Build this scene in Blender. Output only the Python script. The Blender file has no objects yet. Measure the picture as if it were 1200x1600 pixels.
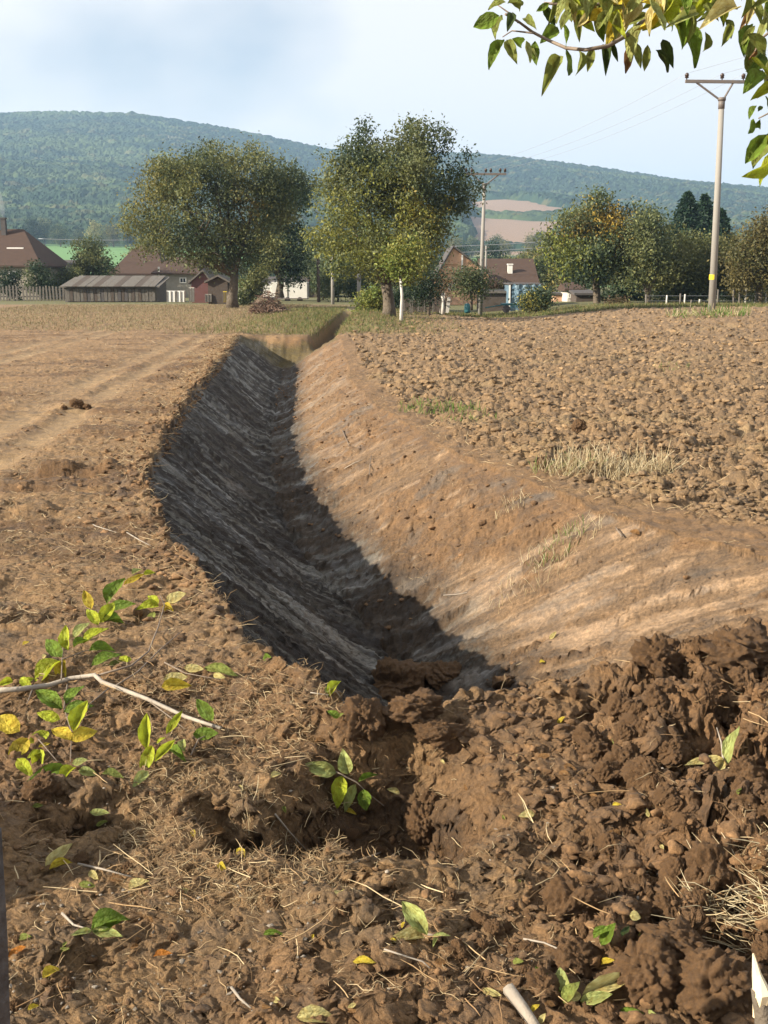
import bpy, math, random
import numpy as np
from mathutils import Vector, Matrix, Euler
random.seed(7); rs = np.random.RandomState(11)
S = bpy.context.scene; COL = S.collection
R = math.radians

# ------------------------------------------------------------------ camera
FPX = 1700.0; CH = 1.6; PITCH = math.atan(365/FPX)
cd = bpy.data.cameras.new('camera'); cam = bpy.data.objects.new('camera', cd); COL.objects.link(cam)
cd.sensor_fit = 'VERTICAL'; cd.sensor_height = 36; cd.lens = FPX/1600*36
cd.clip_start = .05; cd.clip_end = 20000
cam.location = (0, 0, CH); cam.rotation_euler = (R(90)-PITCH, 0, 0)
S.camera = cam
S.render.resolution_x = 768; S.render.resolution_y = 1024

# ------------------------------------------------------------------ light
SUN_EL = 25.0; SUN_AZ = 110.0            # degrees left of straight ahead
a = R(SUN_AZ); sd = Vector((-math.sin(a)*math.cos(R(SUN_EL)), math.cos(a)*math.cos(R(SUN_EL)), math.sin(R(SUN_EL))))
sl = bpy.data.lights.new('sun', 'SUN'); sl.energy = 5.0; sl.angle = R(.53); sl.color = (1, .89, .73)
so = bpy.data.objects.new('sun', sl); COL.objects.link(so); so.rotation_euler = sd.to_track_quat('Z', 'Y').to_euler()
W = bpy.data.worlds.new('World'); S.world = W; W.use_nodes = True
nt = W.node_tree; N = nt.nodes; N.clear(); L = nt.links
out = N.new('ShaderNodeOutputWorld'); bg = N.new('ShaderNodeBackground'); bg.inputs[1].default_value = .056
sky = N.new('ShaderNodeTexSky'); sky.sky_type = 'NISHITA'; sky.sun_disc = False
sky.sun_elevation = R(SUN_EL); sky.sun_rotation = R(-SUN_AZ); sky.air_density = 1.0; sky.dust_density = .8; sky.ozone_density = 1.6
# thin high cloud over the blue
tc = N.new('ShaderNodeTexCoord'); mp = N.new('ShaderNodeMapping'); mp.inputs['Scale'].default_value = (1.5, 1.5, 2.8); mp.inputs['Rotation'].default_value = (0, R(14), 0)
n1 = N.new('ShaderNodeTexNoise'); n1.inputs['Scale'].default_value = 2.1; n1.inputs['Detail'].default_value = 7; n1.inputs['Roughness'].default_value = .45; n1.inputs['Distortion'].default_value = .1
mp.inputs['Location'].default_value = (17.0, 9.0, 5.0)
cr = N.new('ShaderNodeValToRGB'); cr.color_ramp.elements[0].position = .34; cr.color_ramp.elements[1].position = .54
cr.color_ramp.elements[0].color = (.28, .28, .28, 1); cr.color_ramp.elements[1].color = (.92, .92, .92, 1)
mx = N.new('ShaderNodeMix'); mx.data_type = 'RGBA'
mp0 = N.new('ShaderNodeMapping'); mp0.inputs['Rotation'].default_value = (R(-2.5), 0, R(-9)); L.new(tc.outputs['Generated'], mp0.inputs[0]); L.new(mp0.outputs[0], mp.inputs[0]); L.new(mp.outputs[0], n1.inputs[0]); L.new(n1.outputs[0], cr.inputs[0]); L.new(cr.outputs[0], mx.inputs[0])
L.new(sky.outputs[0], mx.inputs[6]); mx.inputs[7].default_value = (8.0, 7.7, 7.4, 1)
L.new(mx.outputs[2], bg.inputs[0]); L.new(bg.outputs[0], out.inputs[0])
S.view_settings.view_transform = 'Standard'; S.view_settings.look = 'None'; S.view_settings.gamma = 1; S.view_settings.use_curve_mapping = False
S.view_settings.exposure = 1.38
S.render.engine = 'CYCLES'
S.cycles.max_bounces = 6; S.cycles.volume_bounces = 0; S.cycles.transparent_max_bounces = 8

# ------------------------------------------------------------------ noise
def hsh(ix, iy, s):
    h = (ix.astype(np.int64)*374761393 + iy.astype(np.int64)*668265263 + s*982451653) & 0xffffffff
    h = ((h ^ (h >> 13))*1274126177) & 0xffffffff
    h = ((h ^ (h >> 16))*2246822519) & 0xffffffff
    return ((h ^ (h >> 15)) & 0xffffff)/float(0xffffff)
def vn(x, y, s=0):
    ix = np.floor(x); iy = np.floor(y); fx = x-ix; fy = y-iy
    fx = fx*fx*fx*(fx*(fx*6-15)+10); fy = fy*fy*fy*(fy*(fy*6-15)+10)
    a_ = hsh(ix, iy, s); b = hsh(ix+1, iy, s); c = hsh(ix, iy+1, s); d = hsh(ix+1, iy+1, s)
    return (a_+(b-a_)*fx+(c-a_)*fy+(a_-b-c+d)*fx*fy)*2-1
def fbm(x, y, s=0, o=4, g=.5):
    t = 0; am = 1; n = 0
    for i in range(o):
        t = t+am*vn(x, y, s+i*17); n += am; am *= g; x, y = x*2.03+y*.31, y*2.03-x*.31
    return t/n
def billow(x, y, s=0, o=3):
    t = 0; am = 1; n = 0
    for i in range(o):
        t = t+am*np.abs(vn(x, y, s+i*13)); n += am; am *= .5; x, y = x*2.1+y*.4, y*2.1-x*.4
    return t/n
def worley(x, y, s=0, jit=.9):
    ix = np.floor(x); iy = np.floor(y); best = np.full(x.shape, 9.); bid = np.zeros(x.shape)
    for dx in (-1, 0, 1):
        for dy in (-1, 0, 1):
            cx = ix+dx; cy = iy+dy
            px = cx+.5+(hsh(cx, cy, s)-.5)*jit; py = cy+.5+(hsh(cx, cy, s+5)-.5)*jit
            d = (px-x)**2+(py-y)**2; m = d < best
            best = np.where(m, d, best); bid = np.where(m, hsh(cx, cy, s+9), bid)
    return np.sqrt(best), bid
def sst(a_, b, x):
    t = np.clip((x-a_)/(b-a_), 0, 1); return t*t*(3-2*t)
def clodf(x, y, size, s):
    wx = x/size+.28*vn(x/size*2.3, y/size*2.3, s+3); wy = y/size+.28*vn(x/size*2.3+9, y/size*2.3, s+4)
    f, i = worley(wx, wy, s); r = .35+.45*i
    return np.clip(1-(f/r)**2, 0, 1)**(1. if size > .1 else .75)*(.3+.7*i)

# ------------------------------------------------------------------ pixel <-> world (photo pixels 1200 x 1600)
cp, sp = math.cos(PITCH), math.sin(PITCH)
def ray(px, py):
    xc = (px-600)/FPX; yc = (800-py)/FPX
    return xc, cp+yc*sp, -sp+yc*cp
def GZ(px, py, z=0.):
    d = ray(px, py); t = (z-CH)/d[2]; return d[0]*t, d[1]*t
def AT(px, py, Y):                       # point seen at the pixel at forward distance Y
    d = ray(px, py); t = Y/d[1]; return Vector((d[0]*t, Y, CH+d[2]*t))

# ------------------------------------------------------------------ terrain
XL = np.array([[3.2,-.05],[3.9,-.2],[4.5,-.56],[5.1,-.79],[5.8,-1.06],[6.5,-1.34],[7.7,-1.66],[8.55,-1.9],[9.3,-2.04],[11.3,-2.26],[15,-2.65],[22.4,-3.3],[28,-3.85],[33,-4.25]])
XT = np.array([[4,.5],[6,.3],[7.6,0],[8.9,-.33],[9.8,-.70],[12,-1.2],[15.6,-1.65],[20.5,-2.1],[26,-2.5],[33,-2.95]])
XR = np.array([[4,3.1],[5.3,2.75],[6.1,2.3],[6.8,1.82],[7.45,1.45],[8.84,1.12],[10.2,.65],[12.9,.05],[16.9,-.5],[22.4,-.85],[29.6,-1.2],[33,-1.6]])
DD = np.array([[4,1.05],[6,1.2],[9,1.15],[10,1.05],[12,.9],[15,.85],[20,.95],[28,1.0],[31,.9],[33,.7]])
RIDGE = np.array([[-900,235],[-400,225],[0,205],[100,202],[230,204],[330,219],[420,235],[520,256],[620,256],[740,257],[850,268],[950,281],[1050,296],[1200,308],[1500,322],[2200,350]])
def hillz(x, y):
    px = 600+1700*x/1900.
    zr = (435-np.interp(px, RIDGE[:,0], RIDGE[:,1]))/1700*1900
    t = np.clip((y-300)/1600., 0, 1)
    z = zr*t**1.6*(1+.05*np.exp(-((x/np.maximum(y, 1)-.125)/.06)**4)*(1-sst(1200, 1500, y)))
    u = x/np.maximum(y, 1); z = z+fbm(x/420., y/420., 81, 3)*34*sst(600, 1100, y)*(1-sst(1500, 1850, y))*(1-.95*np.exp(-((u-.125)/.06)**4)*(1-sst(1200, 1400, y)))
    z = z+5*sst(350, 560, y)*(1-sst(-60, -20, x))
    back = np.clip((y-1900)/1500., 0, 1)
    return z-zr*back*.9
def forestmask(x, y):
    u = x/np.maximum(y, 1)
    e = 12*vn(x/60., y/60., 5)
    left = sst(590, 596, y+e)
    openr = sst(.075, .08, u+.012*fbm(y/45., x/200., 6, 3))*(1-sst(.158, .163, u+.03*fbm(y/60., x/300., 7, 3)))
    belt = sst(955, 965, y+e*1.6+x*.35-25)*(1-sst(1022, 1032, y+e*1.2-x*.2+30))
    fr = sst(1185, 1193, y+2*e+.45*(x-130)+25*vn(x/35., y*0, 8))
    low = 1-sst(665, 669, y+e*.5)
    return np.where(openr > .5, np.maximum(np.maximum(belt, fr), low*sst(640, 646, y+e)), left)

def basez(x, y):
    z = .33*sst(4, 12, x)*sst(22, 40, y)*(1-sst(60, 90, y))
    z = z-.28*sst(38, 57, y)*np.exp(-((x-5.2)/4.)**2)*(1-sst(80, 110, y))
    return z+np.where(y > 300, hillz(x, y), 0)
GA = []                                 # foreground bumps and hollows: x, y, rx, ry, amp, power
def addg(px, py, rx, ry, amp, pw=2, z=0):
    gx, gy = GZ(px, py, z); GA.append((gx, gy, rx, ry, amp, pw))
addg(612, 1240, .25, .34, -.36, 4)
addg(700, 1290, .12, .14, -.20, 4)
addg(500, 1250, .16, .17, -.20, 4)
addg(395, 1300, .17, .13, -.36, 4)
addg(300, 1300, .06, .14, .09, 2)
addg(330, 1270, .08, .10, -.12, 4)
addg(170, 1290, .20, .06, -.12, 4)
addg(140, 1255, .16, .05, .07, 2)
GA.append((-2.29, 2.36, .46, .40, .74, 4))  # unseen heap added beyond the left frame edge to cast a shadow
addg(-30, 1330, .12, .2, .08, 2)
addg(520, 1150, .2, .12, .05, 2)
addg(1130, 1260, .10, .10, -.22, 4)
addg(1085, 1130, .10, .08, -.18, 4)
addg(950, 1140, .10, .09, -.11, 3)
addg(1130, 1520, .09, .06, -.15, 4)
addg(930, 1440, .12, .06, -.13, 4)
addg(1180, 1350, .16, .12, .08, 2)
addg(130, 1500, .06, .05, -.06, 4)
addg(110, 640, .22, .20, .10, 2)
def T(x, y, full=False):
    x = np.asarray(x, float); y = np.asarray(y, float)
    near = 1-sst(50, 58, y)
    z = basez(x, y)
    xl = np.interp(y, XL[:,0], XL[:,1])+.07*fbm(y*1.1, x*.0+3, 2, 4)+.03*vn(y*7, x*2, 9)
    xt = np.interp(y, XT[:,0], XT[:,1])+.05*vn(y*1.7, y*0, 8)
    xr = np.interp(y, XR[:,0], XR[:,1])+.10*fbm(y*1.0, x*.0+7, 4, 4)
    D = np.interp(y, DD[:,0], DD[:,1])
    end = sst(3.74, 4.02, y+.06*vn(x*5, y*3, 21)-.30*np.clip(x-.05, -.1, 1.6))*(1-sst(30.6, 31.6, y+.3*vn(x*2, y, 5)))
    tl = (x-xl)/(xt-xl); tr = (xr-x)/(xr-xt)
    left = x < xt
    t = np.where(left, np.clip(tl, 0, 1), np.clip(tr, 0, 1))
    prof = np.where(left, t**.92, np.clip(t, 0, 1)**1.03)
    cut = prof*D*end
    inside = np.where((tl > 0) & (tr > 0), 1., 0.)*np.where(end > .3, 1, 0.)
    # scrape marks of the bucket, running across the ditch
    left0 = np.where(left, 1., 0.)
    sa = y+.42*x; sb = x-.3*y
    scr = fbm(sa*3.2, sb*.5, 31, 3)*.05+billow(sa*11, sb*1.1, 33, 3)*.034+np.maximum(0, fbm(sa*24, sb*2.4, 35, 3))*.022
    scr = scr+clodf(x*1., y, .09, 41)*.022*sst(.1, .5, fbm(x*1.7, y*1.7, 43, 3)+.15)
    cellq = sa/.46+.35*vn(sa*.8, sb*.6, 36); ci_ = np.floor(cellq); fr_c = cellq-ci_
    slab = (hsh(ci_, ci_*0, 37)-.5)*.07*(1-.5*left0)+(fr_c-.5)*.035*(hsh(ci_, ci_*0+3, 38)-.3)
    scr = (scr+slab)*np.clip(t*6, 0, 1)*inside
    patch = fbm(sa*1.5+3, sb*.85, 47, 5, .7)+.22*fbm(sa*15, sb*1.8, 44, 3)-.16*np.clip(1-tr*4, 0, 1)
    crumb = inside*(1-sst(-.05, .07, patch))           # crumbly patches over the smooth clay
    rc = clodf(x, y, .11, 48)*.030+clodf(x, y, .05, 49)*.016+fbm(x*26, y*26, 50, 3)*.014
    z = z-cut+scr-.02*inside+crumb*rc*np.clip(t*6, 0, 1)*(1-.4*left)
    # thalweg crumbs
    z = z+inside*np.exp(-((x-xt)/.16)**2)*(.06+.06*clodf(x, y, .13, 51))
    # old shallow channel beyond the head of the ditch
    ch = np.exp(-((x-(-1.75-.0*(y-33)))/.30)**4)*sst(30.6, 31.6, y)*(1-sst(52, 58, y))
    z = z-.55*ch
    z = z+.12*np.exp(-((x+3.6)/.9)**2)*sst(32, 35, y)*(1-sst(50, 60, y))+.16*np.exp(-((x+.6)/.9)**2)*sst(31.5, 35, y)*(1-sst(45, 55, y))
    # zones outside the ditch
    dR = x-xr; dL = xl-x
    leftz = np.where(x < xt, 1., 0.)*(1-inside)
    fg = (1-sst(4.1, 4.7, y-.1*np.clip(x, 0, 2)))*(1-inside*sst(.3, .8, end))                         # foreground
    rfield = np.where(x > xt, 1., 0.)*(1-inside)*(1-fg)
    edge = 48.5+9*np.clip((8-x)/8, 0, 1)+1.2*vn(x*.4, y*0, 66)
    plow = rfield*sst(-.05, .7, dR-.55*np.clip(7.8-y, 0, 1.6)+.15*vn(x*2, y*2, 60))*(1-sst(edge-.6, edge, y))
    z = z+plow*(clodf(x, y, .30, 61)*.07+clodf(x, y, .15, 63)*.06+clodf(x, y, .075, 64)*.035+billow(x*14, y*14, 67, 3)*.03+fbm(x*.9, y*.9, 65, 3)*.06-.04)
    z = z+rfield*(1-plow)*(clodf(x, y, .12, 68)*.02+fbm(x*3, y*3, 69, 3)*.02)*near
    # left side: compacted, tracked soil
    lw = leftz*(1-fg)*near
    tr1 = (x+2.75+.0)-(-.33)*0
    trk = np.zeros_like(x)
    for (x0, w_) in ((-4.2, .24), (-3.62, .2), (-6.75, .25), (-7.45, .22)):
        cx = x0+np.interp(y, [5, 12, 17.5, 36, 60], [.5, 0, -.5, -1.7, -3.])+.06*vn(y*.5, y*0, 3)
        trk = np.maximum(trk, np.exp(-np.abs((x-cx)/w_)**3)*(.45+.55*sst(-.2, .25, fbm(x*1.3, y*.7, 79, 3))))
    z = z+lw*(1-trk)*(clodf(x*.5, y, .42, 70)*.035*sst(-.2, .3, fbm(x*.5, y*.9, 77, 2))+clodf(x*.6, y, .20, 71)*.020+clodf(x, y, .09, 72)*.012+billow(x*4, y*14, 74, 3)*.030+fbm(x*.7, y*2.6, 73, 4)*.04+fbm(x*20, y*30, 76, 3)*.010)
    z = z+lw*trk*(-.015+.006*np.sin(y*26)+.012*fbm(x*9, y*9, 78, 3))
    # cross ruts on the left
    for ry, x1, x2, am in ((8.75, -3.1, -2.2, .10), (8.1, -4.5, -2.0, .06), (7.2, -4.5, -1.95, .07), (5.35, -3.0, -1.15, .05)):
        c = ry+.06*vn(x*3, y*0, int(ry*10))
        w_ = sst(x1-.1, x1+.1, x)*(1-sst(x2-.1, x2+.1, x))
        lump = sst(-.1, .35, vn(x*3.3, y*1.5, int(ry*7)))*1.5
        z = z-w_*am*.6*np.exp(-((y-c)/.10)**2)+w_*am*lump*.6*(.5+.8*clodf(x, y, .3, 59))*np.exp(-((y-c-.17)/.12)**2)
    lug = sst(-3.0, -2.9, x)*(1-sst(-1.2, -1.0, x))*np.exp(-((y-4.95)/.13)**4)
    z = z-lug*.035*(np.sin(x*42) > .1)
    # rim crumbs
    rim = np.exp(-(dL/.22)**2)*leftz
    z = z+rim*(.02+clodf(x, y, .11, 75)*.05)*near
    # foreground of torn clods
    g = np.zeros_like(x)
    nx = x+.035*vn(x*9, y*9, 91)+.02*vn(x*21, y*21, 92); ny = y+.035*vn(x*9+5, y*9, 93)+.02*vn(x*21, y*21+4, 94)
    for gx, gy, rx, ry, am, pw in GA:
        g = g+am*np.exp(-(((nx-gx)/rx)**2+((ny-gy)/ry)**2)**(pw/2))
    ridge = sst(.25, 1.2, x)*.10*np.exp(-((ny-3.95-.05*x)/.42)**2)+sst(.55, 1.2, x)*.05*(1-sst(3.8, 4.2, y))
    ridge = ridge+.05*np.exp(-((ny-3.95)/.2)**2)*sst(-.1, .1, x)*(1-sst(.25, .9, x))
    rough = (sst(.35, .9, x+.25*vn(x*2, y*2, 95))*(1-np.exp(-((x-.60)/.34)**2-((y-3.4)/.52)**2)))*.9+.28
    rough = rough*(1-.35*np.exp(-((y-4.0)/.3)**2)*sst(.3, .8, x))
    rough = np.where(x < -.35, rough*.75, rough)
    rough = rough*(1-.6*(1-sst(2.5, 3.0, y))*(1-sst(.1, .5, x)))
    c1 = clodf(x, y, .23, 101); c2 = clodf(x, y, .115, 102); c3 = clodf(x, y, .055, 103); c4 = clodf(x, y, .028, 104)
    fr = rough*(c1*.13+c2*.08-.03)+(.35+.65*rough)*(c3*.036+c4*.018+billow(x*45, y*45, 105, 3)*.014+fbm(x*28, y*28, 107, 3)*.016)+fbm(x*2.2, y*2.2, 106, 4)*.05*(.4+rough)
    z = z+fg*(g+ridge+fr)+(1-fg)*g*near*(np.abs(y) < 14)
    # the far stubble
    if not full: return z
    return z, dict(g=g, inside=inside, t=t, left=left, crumb=crumb, plow=plow, fg=fg, rough=rough, lw=lw, trk=trk*lw, rim=rim, rfield=rfield, dR=dR, ch=ch, edge=edge, c3=c3, sa=sa, sb=sb, end=end, slab=hsh(ci_, ci_*0+1, 39))

def hit(px, py):                        # where the view ray through a photo pixel meets the ground mesh
    d = Vector(ray(px, py)); loc, nrm, idx, dist = GROUND.ray_cast(Vector((0, 0, CH)), d)
    return loc if loc else Vector((*GZ(px, py), 0))

# ------------------------------------------------------------------ mesh helpers
def prop(o, label=None, cat=None, group=None, kind=None):
    if label: o['label'] = label
    if cat: o['category'] = cat
    if group: o['group'] = group
    if kind: o['kind'] = kind
    return o
def npmesh(name, V, F, mat, col=None, smooth=False, attrs=None):
    """F: (n,3) or (n,4) index array, or list of such arrays"""
    me = bpy.data.meshes.new(name); V = np.asarray(V, np.float32)
    Fs = F if isinstance(F, list) else [F]; Fs = [np.asarray(f, np.int32) for f in Fs if len(f)]
    idx = np.concatenate([f.ravel() for f in Fs]); tot = np.concatenate([np.full(len(f), f.shape[1], np.int32) for f in Fs])
    me.vertices.add(len(V)); me.vertices.foreach_set('co', V.ravel())
    me.loops.add(len(idx)); me.loops.foreach_set('vertex_index', idx)
    me.polygons.add(len(tot)); st = np.concatenate([[0], np.cumsum(tot)[:-1]]).astype(np.int32)
    me.polygons.foreach_set('loop_start', st); me.polygons.foreach_set('loop_total', tot)
    me.polygons.foreach_set('use_smooth', np.full(len(tot), smooth))
    me.update(calc_edges=True)
    if col is not None:
        ca = me.attributes.new('col', 'FLOAT_COLOR', 'POINT'); c = np.ones((len(V), 4), np.float32); c[:, :3] = col; ca.data.foreach_set('color', c.ravel())
    for k, v in (attrs or {}).items():
        at_ = me.attributes.new(k, 'FLOAT', 'POINT'); at_.data.foreach_set('value', np.asarray(v, np.float32))
    if mat: me.materials.append(mat)
    return me
def link(name, me, parent=None, loc=None, **k):
    o = bpy.data.objects.new(name, me); COL.objects.link(o)
    if parent: o.parent = parent
    if loc is not None: o.location = loc
    return prop(o, **k)
def empty(name, loc, label, cat, group=None, rz=0):
    o = bpy.data.objects.new(name, None); COL.objects.link(o); o.location = loc; o.rotation_euler.z = rz
    o.empty_display_size = .2
    return prop(o, label, cat, group)
class MB:
    def __init__(s): s.V = []; s.F4 = []; s.F3 = []; s.n = 0; s.C = []
    def add(s, V, F4=(), F3=(), col=None):
        V = np.asarray(V, float)
        s.V.append(V)
        if len(F4): s.F4.append(np.asarray(F4)+s.n)
        if len(F3): s.F3.append(np.asarray(F3)+s.n)
        s.C.append(np.tile(col if col is not None else (1, 1, 1), (len(V), 1)) if col is None or np.ndim(col) == 1 else col)
        s.n += len(V)
    def box(s, c, sz, rz=0, col=None, tilt=None):
        x, y, z = [q/2 for q in sz]
        V = np.array([[i*x, j*y, k*z] for k in (-1, 1) for j in (-1, 1) for i in (-1, 1)])
        if tilt is not None: V = V@np.array(Euler(tilt).to_matrix()).T
        cr_, sr = math.cos(rz), math.sin(rz); V = np.c_[V[:, 0]*cr_-V[:, 1]*sr, V[:, 0]*sr+V[:, 1]*cr_, V[:, 2]]+np.array(c)
        s.add(V, [[0,2,3,1],[4,5,7,6],[0,1,5,4],[2,6,7,3],[0,4,6,2],[1,3,7,5]], col=col)
    def tube(s, pts, rad, n=8, col=None, cap=True, jit=0):
        pts = np.array([list(p) for p in pts], float); m = len(pts); rad = np.broadcast_to(rad, m)
        V = []; ref = np.array([0.3, .2, 1.]) 
        tg = np.gradient(pts, axis=0); tg /= np.linalg.norm(tg, axis=1)[:, None]+1e-9
        u = np.cross(tg[0], ref if abs(np.dot(tg[0], ref/np.linalg.norm(ref))) < .95 else [1, 0, 0]); u /= np.linalg.norm(u)
        for i in range(m):
            u = u-tg[i]*np.dot(u, tg[i]); u /= np.linalg.norm(u); v = np.cross(tg[i], u)
            for k in range(n):
                an = 2*math.pi*k/n; r = rad[i]*(1+jit*(rs.rand()-.5))
                V.append(pts[i]+r*(math.cos(an)*u+math.sin(an)*v))
        F = [[i*n+k, i*n+(k+1) % n, (i+1)*n+(k+1) % n, (i+1)*n+k] for i in range(m-1) for k in range(n)]
        F3 = []
        if cap:
            V += [pts[0], pts[-1]]; b = m*n
            F3 = [[b, (k+1) % n, k] for k in range(n)]+[[b+1, (m-1)*n+k, (m-1)*n+(k+1) % n] for k in range(n)]
        s.add(V, F, F3, col)
    def build(s, name, mat, parent=None, smooth=False, loc=None, **k):
        V = np.concatenate(s.V); F = []
        if s.F4: F.append(np.concatenate(s.F4))
        if s.F3: F.append(np.concatenate(s.F3))
        return link(name, npmesh(name, V, F, mat, np.concatenate(s.C), smooth), parent, loc, **k)

# ------------------------------------------------------------------ materials
def mat(name, col=None, rough=.8, spec=.3, noise=None, bump=None, attr=False, trans=0, vary=.25, metal=0, coords='Object'):
    """noise=(scale, colour2, contrast)   bump=(scale, strength, distance)"""
    m = bpy.data.materials.new(name); m.use_nodes = True; t = m.node_tree; n = t.nodes; l = t.links
    b = n['Principled BSDF']; b.inputs['Roughness'].default_value = rough; b.inputs['Specular IOR Level'].default_value = spec; b.inputs['Metallic'].default_value = metal
    tc_ = n.new('ShaderNodeTexCoord'); src = None
    if attr:
        at_ = n.new('ShaderNodeAttribute'); at_.attribute_name = 'col'; src = at_.outputs['Color']
    else:
        rgb = n.new('ShaderNodeRGB'); rgb.outputs[0].default_value = (*col, 1); src = rgb.outputs[0]
    if noise:
        nn = n.new('ShaderNodeTexNoise'); nn.inputs['Scale'].default_value = noise[0]; nn.inputs['Detail'].default_value = 8; nn.inputs['Roughness'].default_value = .65
        l.new(tc_.outputs[coords], nn.inputs[0])
        r_ = n.new('ShaderNodeValToRGB'); c0 = noise[2]; r_.color_ramp.elements[0].position = .5-c0; r_.color_ramp.elements[1].position = .5+c0
        l.new(nn.outputs[0], r_.inputs[0]); mx_ = n.new('ShaderNodeMix'); mx_.data_type = 'RGBA'
        l.new(r_.outputs[0], mx_.inputs[0]); l.new(src, mx_.inputs[6]); mx_.inputs[7].default_value = (*noise[1], 1)
        if attr: mx_.blend_type = 'MULTIPLY'
        src = mx_.outputs[2]
    l.new(src, b.inputs['Base Color'])
    if bump:
        nb = n.new('ShaderNodeTexNoise'); nb.inputs['Scale'].default_value = bump[0]; nb.inputs['Detail'].default_value = 6; l.new(tc_.outputs[coords], nb.inputs[0])
        bu = n.new('ShaderNodeBump'); bu.inputs['Strength'].default_value = bump[1]; bu.inputs['Distance'].default_value = bump[2]
        l.new(nb.outputs[0], bu.inputs['Height']); l.new(bu.outputs[0], b.inputs['Normal'])
    if trans:
        tr_ = n.new('ShaderNodeBsdfTranslucent'); l.new(src, tr_.inputs[0]); ms = n.new('ShaderNodeMixShader'); ms.inputs[0].default_value = trans
        o_ = n['Material Output']; l.new(b.outputs[0], ms.inputs[1]); l.new(tr_.outputs[0], ms.inputs[2]); l.new(ms.outputs[0], o_.inputs[0])
    return m
def soilmat():
    m = bpy.data.materials.new('soil'); m.use_nodes = True; t = m.node_tree; n = t.nodes; l = t.links; b = n['Principled BSDF']
    at_ = n.new('ShaderNodeAttribute'); at_.attribute_name = 'col'; rg = n.new('ShaderNodeAttribute'); rg.attribute_name = 'rgh'; fi = n.new('ShaderNodeAttribute'); fi.attribute_name = 'fine'
    tc_ = n.new('ShaderNodeTexCoord')
    def noi(sc, det, ro, di=0):
        q = n.new('ShaderNodeTexNoise'); q.inputs['Scale'].default_value = sc; q.inputs['Detail'].default_value = det; q.inputs['Roughness'].default_value = ro; q.inputs['Distortion'].default_value = di
        l.new(tc_.outputs['Object'], q.inputs[0]); return q
    a1 = noi(6, 8, .7); a2 = noi(55, 6, .75, .4); a3 = noi(180, 4, .7)
    r1 = n.new('ShaderNodeMapRange'); r1.inputs[1].default_value = .3; r1.inputs[2].default_value = .7; r1.inputs[3].default_value = .60; r1.inputs[4].default_value = 1.46; l.new(a1.outputs[0], r1.inputs[0])
    r2 = n.new('ShaderNodeMapRange'); r2.inputs[1].default_value = .32; r2.inputs[2].default_value = .68; r2.inputs[3].default_value = .52; r2.inputs[4].default_value = 1.5; l.new(a2.outputs[0], r2.inputs[0])
    mu = n.new('ShaderNodeMath'); mu.operation = 'MULTIPLY'; l.new(r1.outputs[0], mu.inputs[0]); l.new(r2.outputs[0], mu.inputs[1])
    def at1(nm): q = n.new('ShaderNodeAttribute'); q.attribute_name = nm; return q.outputs['Fac']
    cx = n.new('ShaderNodeCombineXYZ'); l.new(at1('sa'), cx.inputs[0]); l.new(at1('sb'), cx.inputs[1])
    mpp = n.new('ShaderNodeMapping'); mpp.inputs['Scale'].default_value = (26, 2.6, 1); l.new(cx.outputs[0], mpp.inputs[0])
    ns = n.new('ShaderNodeTexNoise'); ns.inputs['Scale'].default_value = 1; ns.inputs['Detail'].default_value = 7; ns.inputs['Roughness'].default_value = .7; l.new(mpp.outputs[0], ns.inputs[0])
    rs_ = n.new('ShaderNodeMapRange'); rs_.inputs[1].default_value = .40; rs_.inputs[2].default_value = .62; rs_.inputs[3].default_value = .42; rs_.inputs[4].default_value = 1.35; l.new(ns.outputs[0], rs_.inputs[0])
    wl = at1('wall'); mxs = n.new('ShaderNodeMix'); l.new(wl, mxs.inputs[0]); mxs.inputs[2].default_value = 1; l.new(rs_.outputs[0], mxs.inputs[3])
    mu2 = n.new('ShaderNodeMath'); mu2.operation = 'MULTIPLY'; l.new(mu.outputs[0], mu2.inputs[0]); l.new(mxs.outputs[0], mu2.inputs[1]); mu = mu2
    vm = n.new('ShaderNodeVectorMath'); vm.operation = 'SCALE'; l.new(at_.outputs['Color'], vm.inputs[0]); l.new(mu.outputs[0], vm.inputs['Scale']); l.new(vm.outputs[0], b.inputs['Base Color'])
    rr = n.new('ShaderNodeMath'); rr.operation = 'MULTIPLY'; l.new(rg.outputs['Fac'], rr.inputs[0]); l.new(r1.outputs[0], rr.inputs[1]); rr.use_clamp = True; l.new(rr.outputs[0], b.inputs['Roughness'])
    b.inputs['Specular IOR Level'].default_value = .5
    b1 = n.new('ShaderNodeBump'); b1.inputs['Distance'].default_value = .016; l.new(a2.outputs[0], b1.inputs['Height']); l.new(fi.outputs['Fac'], b1.inputs['Strength'])
    b2 = n.new('ShaderNodeBump'); b2.inputs['Distance'].default_value = .006; l.new(a3.outputs[0], b2.inputs['Height']); l.new(fi.outputs['Fac'], b2.inputs['Strength']); l.new(b1.outputs[0], b2.inputs['Normal'])
    b3 = n.new('ShaderNodeBump'); b3.inputs['Distance'].default_value = .02; l.new(ns.outputs[0], b3.inputs['Height']); l.new(wl, b3.inputs['Strength']); l.new(b2.outputs[0], b3.inputs['Normal'])
    l.new(b3.outputs[0], b.inputs['Normal'])
    return m
SOIL = soilmat()
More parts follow.
